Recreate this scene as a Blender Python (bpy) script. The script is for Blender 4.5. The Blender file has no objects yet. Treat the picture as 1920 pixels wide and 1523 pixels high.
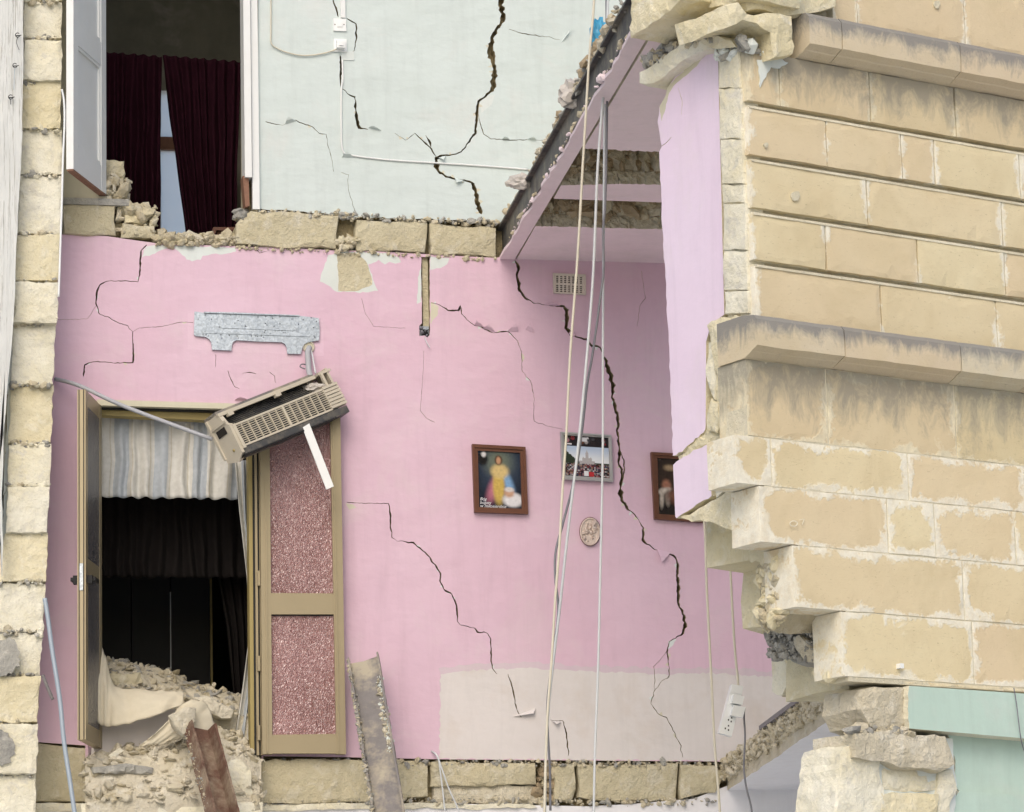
import bpy, bmesh, math, random
from mathutils import Vector, Matrix, noise
from mathutils.geometry import delaunay_2d_cdt
random.seed(7)
R = math.radians
scene = bpy.context.scene
COL = scene.collection

# ------------------------------------------------------------------ camera
FPX, CX, CY = 6700.0, 960.0, 761.5            # focal length in photo pixels
PITCH, ROLL = math.atan(1390 / FPX), R(-1.47)
CAMLOC = Vector((0, 0, 1.6))
CAMROT = (Matrix.Rotation(R(90) + PITCH, 3, 'X') @ Matrix.Rotation(ROLL, 3, 'Z'))
cd = bpy.data.cameras.new('camera'); cam = bpy.data.objects.new('camera', cd); COL.objects.link(cam)
cam.matrix_world = Matrix.Translation(CAMLOC) @ CAMROT.to_4x4()
cd.sensor_fit = 'HORIZONTAL'; cd.sensor_width = 36; cd.lens = 36 * FPX / 1920
cd.clip_start = 0.1; cd.clip_end = 2000
scene.camera = cam

# ------------------------------------------------------------------ sky, sun, exposure (bright overcast)
SUN_EL, SUN_AZ = R(40), R(190)                 # azimuth from +Y clockwise: behind the camera, a little left
wd = bpy.data.worlds.new('World'); scene.world = wd; wd.use_nodes = True
nt = wd.node_tree; nt.nodes.clear()
sky = nt.nodes.new('ShaderNodeTexSky'); sky.sky_type = 'NISHITA'; sky.sun_disc = False
sky.sun_elevation = SUN_EL; sky.sun_rotation = SUN_AZ; sky.air_density = 1.0; sky.dust_density = 4.0; sky.ozone_density = 1.0
hs = nt.nodes.new('ShaderNodeHueSaturation'); hs.inputs['Saturation'].default_value = 1.0
bg = nt.nodes.new('ShaderNodeBackground'); bg.inputs['Strength'].default_value = 0.15
wo = nt.nodes.new('ShaderNodeOutputWorld')
nt.links.new(sky.outputs[0], hs.inputs['Color']); nt.links.new(hs.outputs[0], bg.inputs[0]); nt.links.new(bg.outputs[0], wo.inputs[0])
sd = bpy.data.lights.new('sun', 'SUN'); sd.energy = 0.62; sd.angle = R(38); sd.color = (1, 0.99, 0.97)
sun = bpy.data.objects.new('sun', sd); COL.objects.link(sun)
sdir = Vector((math.sin(SUN_AZ) * math.cos(SUN_EL), math.cos(SUN_AZ) * math.cos(SUN_EL), math.sin(SUN_EL)))
sun.rotation_euler = sdir.to_track_quat('Z', 'Y').to_euler()
scene.view_settings.view_transform = 'Standard'; scene.view_settings.look = 'None'
scene.view_settings.gamma = 1; scene.view_settings.use_curve_mapping = False
scene.view_settings.exposure = 0.15
scene.cycles.max_bounces = 5; scene.cycles.diffuse_bounces = 4; scene.cycles.use_adaptive_sampling = True; scene.cycles.adaptive_threshold = 0.03

# ------------------------------------------------------------------ frames: real planes of the place
def ray(px, py):
    return CAMROT @ Vector(((px - CX) / FPX, -(py - CY) / FPX, -1))
def at_depth(px, py, d):
    r = ray(px, py); return CAMLOC + r * (d / r.y)
def at_z(px, py, z):
    r = ray(px, py); return CAMLOC + r * ((z - CAMLOC.z) / r.z)
class Frame:
    def __init__(s, O, u, n):
        s.O = Vector(O); s.u = Vector(u).normalized(); s.v = Vector((0, 0, 1)); s.n = Vector(n).normalized()
    def pt(s, px, py, w=0.0):
        r = ray(px, py); o = s.O + s.n * w
        return CAMLOC + r * ((o - CAMLOC).dot(s.n) / r.dot(s.n))
    def l(s, px, py, w=0.0):
        d = s.pt(px, py, w) - s.O; return (d.dot(s.u), d.z)
    def W(s, a, b, w=0.0):
        return s.O + s.u * a + s.v * b + s.n * w
def mkframe(px, py, d, th):
    return Frame(at_depth(px, py, d), (math.cos(th), math.sin(th), 0), (math.sin(th), -math.cos(th), 0))
TW, TF = R(12), R(34)
WF = mkframe(960, 1425, 21.8, TW)                       # back wall of the rooms
FF = mkframe(1410, 300, 16.5, TF)                       # street front
EF = Frame(FF.O, FF.n, -FF.u)                           # broken end of the front (u runs towards the street)
SF = Frame(WF.W(0, 0, .4), WF.u, WF.n)                # broken end of the party wall at the left

# ------------------------------------------------------------------ materials
MATS = {}
def lin(c):
    return tuple(((x / 255) / 12.92 if x <= 10 else ((x / 255 + 0.055) / 1.055) ** 2.4) for x in c)
class N:
    def __init__(s, name):
        s.m = bpy.data.materials.new(name); s.m.use_nodes = True; s.t = s.m.node_tree
        s.b = s.t.nodes['Principled BSDF']; MATS[name] = s.m
        s.pos = s.add('ShaderNodeNewGeometry').outputs['Position']
    def add(s, k, **kw):
        n = s.t.nodes.new(k)
        for a, b in kw.items(): setattr(n, a, b)
        return n
    def link(s, a, b): s.t.links.new(a, b)
    def noise(s, scale, detail=4, rough=0.6, vec=None, stretch=None, dist=0.0):
        n = s.add('ShaderNodeTexNoise'); n.inputs['Scale'].default_value = scale
        n.inputs['Detail'].default_value = min(detail, 4); n.inputs['Roughness'].default_value = rough; n.inputs['Distortion'].default_value = dist
        v = vec or s.pos
        if stretch:
            mp = s.add('ShaderNodeMapping'); mp.inputs['Scale'].default_value = stretch; s.link(v, mp.inputs[0]); v = mp.outputs[0]
        s.link(v, n.inputs['Vector']); return n.outputs[0]
    def ramp(s, f, a, b, ca=(0, 0, 0), cb=(1, 1, 1)):
        n = s.add('ShaderNodeValToRGB'); n.color_ramp.elements[0].position = a; n.color_ramp.elements[1].position = b
        n.color_ramp.elements[0].color = (*ca, 1); n.color_ramp.elements[1].color = (*cb, 1)
        s.link(f, n.inputs[0]); return n.outputs[0]
    def mix(s, f, a, b, mode='MIX'):
        n = s.add('ShaderNodeMix', data_type='RGBA', blend_type=mode)
        for sock, v in ((n.inputs[0], f), (n.inputs[6], a), (n.inputs[7], b)):
            if isinstance(v, (int, float)): sock.default_value = v
            elif isinstance(v, tuple): sock.default_value = (*v, 1)
            else: s.link(v, sock)
        return n.outputs[2]
    def math(s, op, a, b=0.0):
        n = s.add('ShaderNodeMath', operation=op)
        for sock, v in ((n.inputs[0], a), (n.inputs[1], b)):
            if isinstance(v, (int, float)): sock.default_value = v
            else: s.link(v, sock)
        return n.outputs[0]
    def attr(s, name):
        return s.add('ShaderNodeAttribute', attribute_name=name).outputs['Fac']
    def rnd(s): return s.add('ShaderNodeObjectInfo').outputs['Random']
    def col(s, c):
        if isinstance(c, tuple): s.b.inputs['Base Color'].default_value = (*c, 1)
        else: s.link(c, s.b.inputs['Base Color'])
    def rough(s, v, metal=0.0, spec=0.5):
        if isinstance(v, float): s.b.inputs['Roughness'].default_value = v
        else: s.link(v, s.b.inputs['Roughness'])
        s.b.inputs['Metallic'].default_value = metal; s.b.inputs['Specular IOR Level'].default_value = spec
    def bump(s, h, dist=0.01, st=1.0):
        n = s.add('ShaderNodeBump'); n.inputs['Strength'].default_value = st; n.inputs['Distance'].default_value = dist
        s.link(h, n.inputs['Height'])
        if s.b.inputs['Normal'].is_linked: s.link(s.b.inputs['Normal'].links[0].from_socket, n.inputs['Normal'])
        s.link(n.outputs[0], s.b.inputs['Normal'])

def plaster(name, c, c2, wave=0.016, dirt=None):
    k = N(name)
    base = k.mix(k.ramp(k.noise(1.1, 5), .35, .7), lin(c), lin(c2))
    fine = k.noise(26, 5, .7)
    base = k.mix(k.math('MULTIPLY', k.ramp(fine, .35, .75), .10), base, tuple(x * .72 for x in lin(c)))
    if dirt:
        base = k.mix(k.math('MULTIPLY', k.ramp(k.noise(3.2, 6, .7), .5, .75), .45), base, lin(dirt))
    scr = k.ramp(k.noise(7, 6, .75, stretch=(1, 1, 5), dist=1.2), .62, .70)
    base = k.mix(k.math('MULTIPLY', scr, .12), base, tuple(min(1, x * 1.25) for x in lin(c)))
    drip = k.ramp(k.noise(5, 4, .7, stretch=(2.2, 2.2, .22), dist=.4), .50, .72); base = k.mix(k.math('MULTIPLY', drip, .16), base, tuple(x * .62 for x in lin(c2)))
    dust = k.ramp(k.noise(1.9, 4, .75, dist=.6), .52, .7); base = k.mix(k.math('MULTIPLY', dust, .22), base, lin((214, 206, 200)))
    k.col(base); k.rough(.62, spec=.35)
    k.bump(k.noise(2.4, 3, .5, stretch=(1, 1, 1.5)), wave * 2.0, .6)
    k.bump(k.noise(8, 3, .6, stretch=(1, 1, 1.8)), wave * .25, .6)
    k.bump(k.noise(90, 2, .7), .0008, .6)
def stone(name, c, c2, c3=None, bump=.02, bs=14, rough=.9, sat=.25):
    k = N(name)
    base = k.mix(k.ramp(k.noise(4.5, 6, .65), .34, .66), lin(c), lin(c2))
    base = k.mix(k.math('MULTIPLY', k.ramp(k.noise(2.1, 4, .7, dist=.5), .5, .66), .3), base, tuple(x * .68 for x in lin(c2)))
    if c3: base = k.mix(k.math('MULTIPLY', k.ramp(k.noise(9, 6, .7, dist=.6), .52, .68), .75), base, lin(c3))
    base = k.mix(k.math('MULTIPLY', k.rnd(), sat), base, tuple(x * .62 for x in lin(c2)))
    sp = k.ramp(k.noise(60, 3, .8), .56, .7); base = k.mix(k.math('MULTIPLY', sp, .4), base, tuple(x * .55 for x in lin(c)))
    k.col(base); k.rough(rough, spec=.2)
    k.bump(k.noise(bs, 6, .7), bump * 1.3, .9); k.bump(k.noise(bs * 5, 4, .75), bump * .35, .9)
def plain(name, c, rough=.5, metal=0.0, var=.15, vs=12, bump=0.0, spec=.4, dust=0.0):
    k = N(name)
    base = k.mix(k.math('MULTIPLY', k.ramp(k.noise(vs, 5, .7), .35, .7), var * 2), lin(c), tuple(x * .6 for x in lin(c)))
    if dust: base = k.mix(k.math('MULTIPLY', k.ramp(k.noise(5, 6, .75), .45, .65), dust), base, lin((196, 186, 160)))
    k.col(base); k.rough(rough, metal, spec)
    if bump: k.bump(k.noise(vs * 3, 4, .7), bump)

plaster('pink_paint', (215, 186, 201), (210, 177, 193))
plaster('pink_paint_clean', (218, 190, 204), (215, 184, 200))
plaster('pink_faded', (206, 190, 196), (204, 184, 194), .014, dirt=(200, 190, 186))
plaster('pink_reveal', (227, 211, 227), (225, 206, 223), .006)
plaster('pink_ceiling', (234, 218, 222), (231, 212, 217), .01, dirt=(214, 200, 200))
plaster('white_paint', (202, 212, 209), (197, 208, 204), .02)
plaster('undercoat', (212, 219, 216), (204, 210, 202), .01)
plaster('bare_plaster', (215, 209, 206), (209, 204, 200), .014, dirt=(196, 182, 168))
plaster('lilac_paint', (232, 232, 235), (229, 229, 232), .01)
plaster('cream_paint', (206, 202, 180), (200, 194, 170), .01)
plaster('green_paint', (188, 210, 198), (180, 203, 190), .006, dirt=(168, 184, 172))
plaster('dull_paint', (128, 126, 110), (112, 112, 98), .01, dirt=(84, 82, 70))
stone('fresh_stone', (227, 219, 190), (218, 207, 170), (232, 227, 208), .015, sat=.1)
stone('inner_stone', (204, 196, 168), (195, 185, 154), (216, 211, 194), .02, sat=.15)
stone('pale_stone', (232, 229, 212), (224, 217, 189), (204, 201, 190), .014, sat=.1)
stone('dusty_stone', (214, 207, 188), (204, 195, 170), (224, 220, 206), .025, sat=.15)
stone('rubble_stone', (210, 202, 178), (194, 182, 152), (222, 217, 202), .015, 30, sat=.2)
stone('earth_fill', (188, 172, 144), (168, 150, 122), (204, 192, 168), .015, 22)
stone('grey_mortar', (186, 184, 174), (150, 149, 144), (206, 203, 192), .012, 40, sat=.15)
stone('crack_side', (190, 176, 140), (150, 138, 108), None, .03)
stone('street_dust', (222, 221, 216), (212, 211, 206), None, .01, 40)

def ashlar(name, tan, tan2, mort, wid, amp, stain_shade=None):
    k = N(name)
    base = k.mix(k.ramp(k.noise(2.6, 6, .65), .3, .72), lin(tan), lin(tan2))
    streak = k.ramp(k.noise(16, 5, .75, stretch=(1, 1, 6)), .60, .72)
    base = k.mix(k.math('MULTIPLY', streak, .6), base, tuple(x * .72 for x in lin(tan2)))
    pit = k.ramp(k.noise(40, 3, .8, stretch=(1, 1, 2.4)), .62, .72)
    base = k.mix(k.math('MULTIPLY', pit, .7), base, tuple(x * .5 for x in lin(tan2)))
    base = k.mix(k.math('MULTIPLY', k.rnd(), .6), base, lin((210, 190, 160)))
    blot = k.ramp(k.noise(1.5, 5, .7, dist=.7), .48, .68); base = k.mix(k.math('MULTIPLY', blot, .55), base, lin((198, 182, 146)))
    e = k.attr('edge')
    n1 = k.noise(5.0, 6, .8); n2 = k.noise(30, 4, .8)
    lim = k.math('ADD', k.math('MULTIPLY', k.ramp(n1, .40, .64), amp), k.math('MULTIPLY', k.math('SUBTRACT', n2, .5), .03))
    mask = k.ramp(k.math('SUBTRACT', k.math('ADD', lim, wid), e), -.020, .018)
    mc = k.mix(k.ramp(k.noise(20, 5, .7), .4, .7), lin(mort), tuple(x * .8 for x in lin(mort)))
    splash = k.ramp(k.noise(3.4, 7, .78, dist=.8), .66, .71)
    mask = k.math('MAXIMUM', mask, k.math('MULTIPLY', splash, .45))
    base = k.mix(k.math('MULTIPLY', mask, k.ramp(k.noise(11, 4, .8), .25, .55, (.35, .35, .35), (.92, .92, .92))), base, mc)
    if stain_shade:   # soot and water marks on the upper part; under the cornices painted shade too ('grime' rises to 1 there)
        g = k.attr('grime_shade')
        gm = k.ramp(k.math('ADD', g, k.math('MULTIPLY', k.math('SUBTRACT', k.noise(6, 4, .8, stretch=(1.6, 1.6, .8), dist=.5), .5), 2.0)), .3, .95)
        base = k.mix(k.math('MULTIPLY', gm, .78), base, lin(stain_shade))
    k.col(base); k.rough(.92, spec=.15)
    k.bump(k.noise(9, 6, .7), .006, .7); k.bump(k.noise(60, 4, .8, stretch=(1, 1, 2)), .0022, .8); k.bump(mask, .003, .6)
ashlar('ashlar_banded', (219, 208, 174), (210, 196, 160), (237, 233, 216), -.001, .05)
ashlar('ashlar_rubbed', (221, 209, 173), (212, 197, 160), (238, 234, 217), .003, .06)
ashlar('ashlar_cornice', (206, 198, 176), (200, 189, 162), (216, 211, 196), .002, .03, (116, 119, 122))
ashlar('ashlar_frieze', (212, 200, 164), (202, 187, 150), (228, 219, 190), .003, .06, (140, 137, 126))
stone('mortar_bed', (226, 220, 198), (210, 202, 176), None, .01, 30)

plain('steel_dark', (88, 88, 88), .55, .4, .3, 6, .002, dust=.3)
plain('steel_rust', (112, 84, 70), .8, .1, .3, 16, .004, dust=.35)
plain('steel_grey', (132, 128, 126), .7, .3, .25, 14, .003, dust=.6)
plain('aluminium_bronze', (162, 149, 120), .42, .35, .06, 4, spec=.5)
plain('rubber_black', (28, 28, 28), .6)
plain('white_joinery', (224, 226, 224), .45, 0, .04, 8, dust=.06)
plain('timber_raw', (140, 104, 84), .8, 0, .3, 30, .002)
plain('timber_frame', (104, 66, 48), .42, 0, .25, 18)
plain('silver_frame', (186, 186, 188), .35, .6, .08)
plain('plastic_cream', (200, 192, 174), .5, 0, .08, 14, dust=.3)
plain('plastic_ivory', (212, 204, 192), .5, 0, .06, 14)
plain('plastic_white', (232, 234, 232), .4, 0, .03)
plain('coil_dark', (58, 60, 62), .6, .4, .3, 60, .002)
plain('hose_grey', (168, 170, 174), .6, 0, .1)
plain('rope_cream', (208, 202, 184), .7, 0, .08)
plain('cable_pale', (202, 206, 208), .5, 0, .05)
plain('cable_grey', (122, 122, 128), .5, 0, .1)
plain('pipe_blue', (166, 178, 188), .4, .2, .06)
plain('maroon_cloth', (52, 22, 34), .95, 0, .3, 8, spec=.1)
plain('black_cloth', (30, 27, 26), .95, 0, .3, 8, spec=.1)
plain('dust_sheet', (208, 200, 178), .9, 0, .1, 6, .004, spec=.15, dust=.4)
plain('blue_plastic', (70, 158, 196), .35, 0, .1)
plain('grey_plastic', (190, 184, 176), .3, 0, .2, 9)
plain('cavity_dark', (42, 38, 34), .9, 0, .2)
plain('copper_relief', (220, 204, 192), .38, .6, .2, 60, .004)
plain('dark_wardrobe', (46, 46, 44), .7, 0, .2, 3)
plain('yellow_trim', (164, 148, 96), .6, 0, .1)
plain('tile_edge', (126, 122, 124), .7)
plain('chalk', (236, 230, 210), .9)
plain('dowel_dark', (30, 30, 30), .7)

k = N('galvanised'); v = k.add('ShaderNodeTexVoronoi'); v.inputs['Scale'].default_value = 90; k.link(k.pos, v.inputs['Vector'])
k.col(k.mix(k.ramp(v.outputs['Color'], .2, .8), lin((162, 170, 176)), lin((188, 196, 202)))); k.rough(.34, .85)
k.bump(k.noise(20, 3), .002)
k = N('figured_glass')
nz = k.noise(60, 1, .5, stretch=(1, 1, .5), dist=2.2)
k.col(k.mix(k.ramp(k.noise(2.5, 3), .35, .65), lin((160, 116, 114)), lin((138, 94, 90)))); k.rough(.2, spec=.8); k.b.inputs['IOR'].default_value = 1.8
k.bump(nz, .011, 1.0)
k = N('figured_glass_dark')
k.col(lin((92, 90, 92))); k.rough(.2, spec=.7); k.bump(k.noise(40, 3, .6), .02, .8)
k = N('timber_peeling')
base = k.mix(k.ramp(k.noise(3, 5), .3, .7), lin((222, 224, 220)), lin((208, 210, 206)))
cr = k.ramp(k.noise(16, 6, .7, stretch=(6, 6, .16), dist=.6), .56, .64)
base = k.mix(k.math('MULTIPLY', cr, .75), base, lin((150, 146, 136))); k.col(base); k.rough(.75, spec=.2)
k.bump(k.noise(16, 6, .7, stretch=(6, 6, .16), dist=.6), .008)
k = N('striped_cloth')
uv = k.add('ShaderNodeUVMap'); sx = k.add('ShaderNodeSeparateXYZ'); k.link(uv.outputs[0], sx.inputs[0])
fr = k.math('FRACT', sx.outputs[0])
rp = k.add('ShaderNodeValToRGB'); rp.color_ramp.interpolation = 'CONSTANT'; els = rp.color_ramp.elements
cA, cB, cC = (*lin((206, 205, 196)), 1), (*lin((168, 177, 184)), 1), (*lin((190, 184, 166)), 1)
els[0].position = 0; els[0].color = cA; els[1].position = .30; els[1].color = cC
for p, c in ((.335, cA), (.42, cB), (.78, cA), (.84, cC), (.875, cA)):
    e = els.new(p); e.color = c
k.link(fr, rp.inputs[0]); k.col(k.mix(.25, rp.outputs[0], k.ramp(k.noise(30, 4), .3, .7, (.3, .3, .3), (.7, .7, .7)))); k.rough(.9, spec=.15)
k = N('frosted_pane'); k.col(lin((206, 216, 220))); k.rough(.6)
tr = k.add('ShaderNodeBsdfTranslucent'); tr.inputs[0].default_value = (.97, .97, .95, 1); tp = k.add('ShaderNodeBsdfTransparent'); mx = k.add('ShaderNodeMixShader'); mx.inputs[0].default_value = .35; k.link(tr.outputs[0], mx.inputs[1]); k.link(tp.outputs[0], mx.inputs[2]); k.link(mx.outputs[0], k.t.nodes['Material Output'].inputs['Surface'])

# ------------------------------------------------------------------ object helpers
ORG = {}
def link(o, parent, label=None, cat=None, group=None, kind=None):
    COL.objects.link(o)
    if parent: o.parent = parent
    if label: o['label'] = label
    if cat: o['category'] = cat
    if group: o['group'] = group
    if kind: o['kind'] = kind
    return o
def thing(name, loc, label, cat, group=None, kind=None):
    o = bpy.data.objects.new(name, None); o.location = loc; o.empty_display_size = .1
    ORG[o] = Vector(loc); return link(o, None, label, cat, group, kind)
def mk(name, vs, fs, mats, parent=None, fm=None, smooth=False, attrs=None, uvs=None, **tag):
    """one mesh object; vs are world points; a part keeps its thing's origin"""
    vs = [Vector(v) for v in vs]
    if parent: org = ORG[parent]
    else:
        c = sum(vs, Vector()) / len(vs); org = Vector((c.x, c.y, min(v.z for v in vs)))
    me = bpy.data.meshes.new(name); me.from_pydata([tuple(v - org) for v in vs], [], fs)
    if isinstance(mats, str): mats = [mats]
    for m in mats: me.materials.append(MATS[m])
    if fm: me.polygons.foreach_set('material_index', fm)
    if smooth: me.polygons.foreach_set('use_smooth', [True] * len(me.polygons))
    if attrs:
        for an, vals in attrs.items():
            me.attributes.new(an, 'FLOAT', 'POINT').data.foreach_set('value', [float(x_) for x_ in vals])
    if uvs:
        ul = me.uv_layers.new(name='UVMap')
        for lp in me.loops: ul.data[lp.index].uv = uvs[lp.vertex_index]
    me.validate(); me.update()
    o = bpy.data.objects.new(name, me); ORG[o] = org
    if not parent: o.location = org
    return link(o, parent, **tag)

def resample(poly, step, jit, closed=True):
    out = []; n = len(poly)
    for i in range(n if closed else n - 1):
        a, b = poly[i], poly[(i + 1) % n]
        L = math.hypot(b[0] - a[0], b[1] - a[1]); m = max(1, int(L / step))
        nx, ny = ((b[1] - a[1]) / L, -(b[0] - a[0]) / L) if L > 0 else (0, 0)
        for j in range(m):
            t = j / m; d = random.uniform(-jit, jit) if j or not closed else random.uniform(-jit, jit) * .5
            out.append((a[0] + (b[0] - a[0]) * t + nx * d, a[1] + (b[1] - a[1]) * t + ny * d))
    if not closed: out.append(poly[-1])
    return out
def crack(pts, jit=1.0, wmul=1.0, step=4.0):
    """closed outline in pixels round a polyline of (x, y, width)"""
    c = []
    for i in range(len(pts) - 1):
        a, b = pts[i], pts[i + 1]; L = math.hypot(b[0] - a[0], b[1] - a[1]); m = max(1, int(L / step))
        for j in range(m):
            t = j / m; c.append([a[k_] + (b[k_] - a[k_]) * t for k_ in range(3)])
    c.append(list(pts[-1])); Lf, Rt = [], []
    ph = random.uniform(0, 100)
    for i, p in enumerate(c):
        a, b = c[max(0, i - 1)], c[min(len(c) - 1, i + 1)]
        tx, ty = b[0] - a[0], b[1] - a[1]; L = math.hypot(tx, ty) or 1; nx, ny = -ty / L, tx / L
        d = noise.noise((ph + i * .45, 0, 0)) * jit * 1.6 + random.uniform(-jit, jit) * .45
        w = max(.22, (p[2] * wmul * .40 - (.16 if p[2] < 3 else 0)) * (1 + noise.noise((ph, i * .6, 3)) * .9))
        if i in (0, len(c) - 1): w = min(w, .5)
        Lf.append((p[0] + nx * (d + w), p[1] + ny * (d + w))); Rt.append((p[0] + nx * (d - w), p[1] + ny * (d - w)))
    return Lf + Rt[::-1]

def chips(pts, prob, grow):
    """outlines of spalled plaster along parts of a crack"""
    out = []
    for a, b in zip(pts, pts[1:]):
        if random.random() > prob: continue
        t0 = random.uniform(0, .5); t1 = t0 + random.uniform(.2, .5); s_ = random.choice((-1, 1))
        L = math.hypot(b[0] - a[0], b[1] - a[1]) or 1; nx, ny = -(b[1] - a[1]) / L * s_, (b[0] - a[0]) / L * s_
        m = 7; row = [(a[0] + (b[0] - a[0]) * (t0 + (t1 - t0) * i / m), a[1] + (b[1] - a[1]) * (t0 + (t1 - t0) * i / m)) for i in range(m + 1)]
        w_ = grow * random.uniform(.5, 1.3) + a[2] * .5
        outer = [(p[0] + nx * w_ * math.sin(math.pi * i / m) * random.uniform(.7, 1.2), p[1] + ny * w_ * math.sin(math.pi * i / m) * random.uniform(.7, 1.2)) for i, p in enumerate(row)]
        out.append(row + outer[-2:0:-1])
    return out
def sheet(name, fr, outer, w, depth, mats, holes=(), regions=(), parent=None, local=False, side=None, back=False, **tag):
    """flat slab on a plane of the place: outline with holes; regions = [(outline, material index)]"""
    L2 = (lambda p: p) if local else (lambda p: fr.l(p[0], p[1], w))
    polys = [[L2(p) for p in outer]] + [[L2(p) for p in h] for h in holes] + [[L2(p) for p in r[0]] for r in regions]
    vc, fc = [], []
    polys = [p if sum(a[0] * b[1] - b[0] * a[1] for a, b in zip(p, p[1:] + p[:1])) > 0 else p[::-1] for p in polys]
    for p in polys:
        fc.append(list(range(len(vc), len(vc) + len(p)))); vc += [Vector(q) for q in p]
    ov, oe, of, _, _, oid = delaunay_2d_cdt(vc, [], fc, 0, 1e-5, True)
    nh = len(holes); keep, fm = [], []
    bbs = [(min(q[0] for q in p), max(q[0] for q in p), min(q[1] for q in p), max(q[1] for q in p)) for p in polys]
    def inb(c, i): b_ = bbs[i]; return b_[0] <= c.x <= b_[1] and b_[2] <= c.y <= b_[3] and inside(c, polys[i])
    for f, ids in zip(of, oid):
        c = (ov[f[0]] + ov[f[1]] + ov[f[2]]) / 3
        if not inb(c, 0) or any(inb(c, i) for i in range(1, nh + 1)): continue
        rg = [i for i in range(nh + 1, len(polys)) if inb(c, i)]
        if (ov[f[1]] - ov[f[0]]).cross(ov[f[2]] - ov[f[0]]) < 0: f = f[::-1]
        keep.append(list(f)); fm.append(regions[max(rg) - nh - 1][1] if rg else 0)
    nv = len(ov); vs = [fr.W(q.x, q.y, w) for q in ov] + [fr.W(q.x, q.y, w - depth) for q in ov]
    cnt = {}
    for f in keep:
        for i in range(len(f)):
            cnt[(f[i], f[(i + 1) % len(f)])] = 1
    fs = list(keep); sidx = len(mats) - 1 if side is None else side
    for (a, b) in cnt:
        if (b, a) not in cnt: fs.append([b, a, a + nv, b + nv]); fm.append(sidx)
    if back:
        for f in keep: fs.append([i + nv for i in f[::-1]]); fm.append(sidx)
    used = sorted({i for f in fs for i in f}); mp = {o_: i for i, o_ in enumerate(used)}
    return mk(name, [vs[i] for i in used], [[mp[i] for i in f] for f in fs], mats, parent, fm, **tag)

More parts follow.
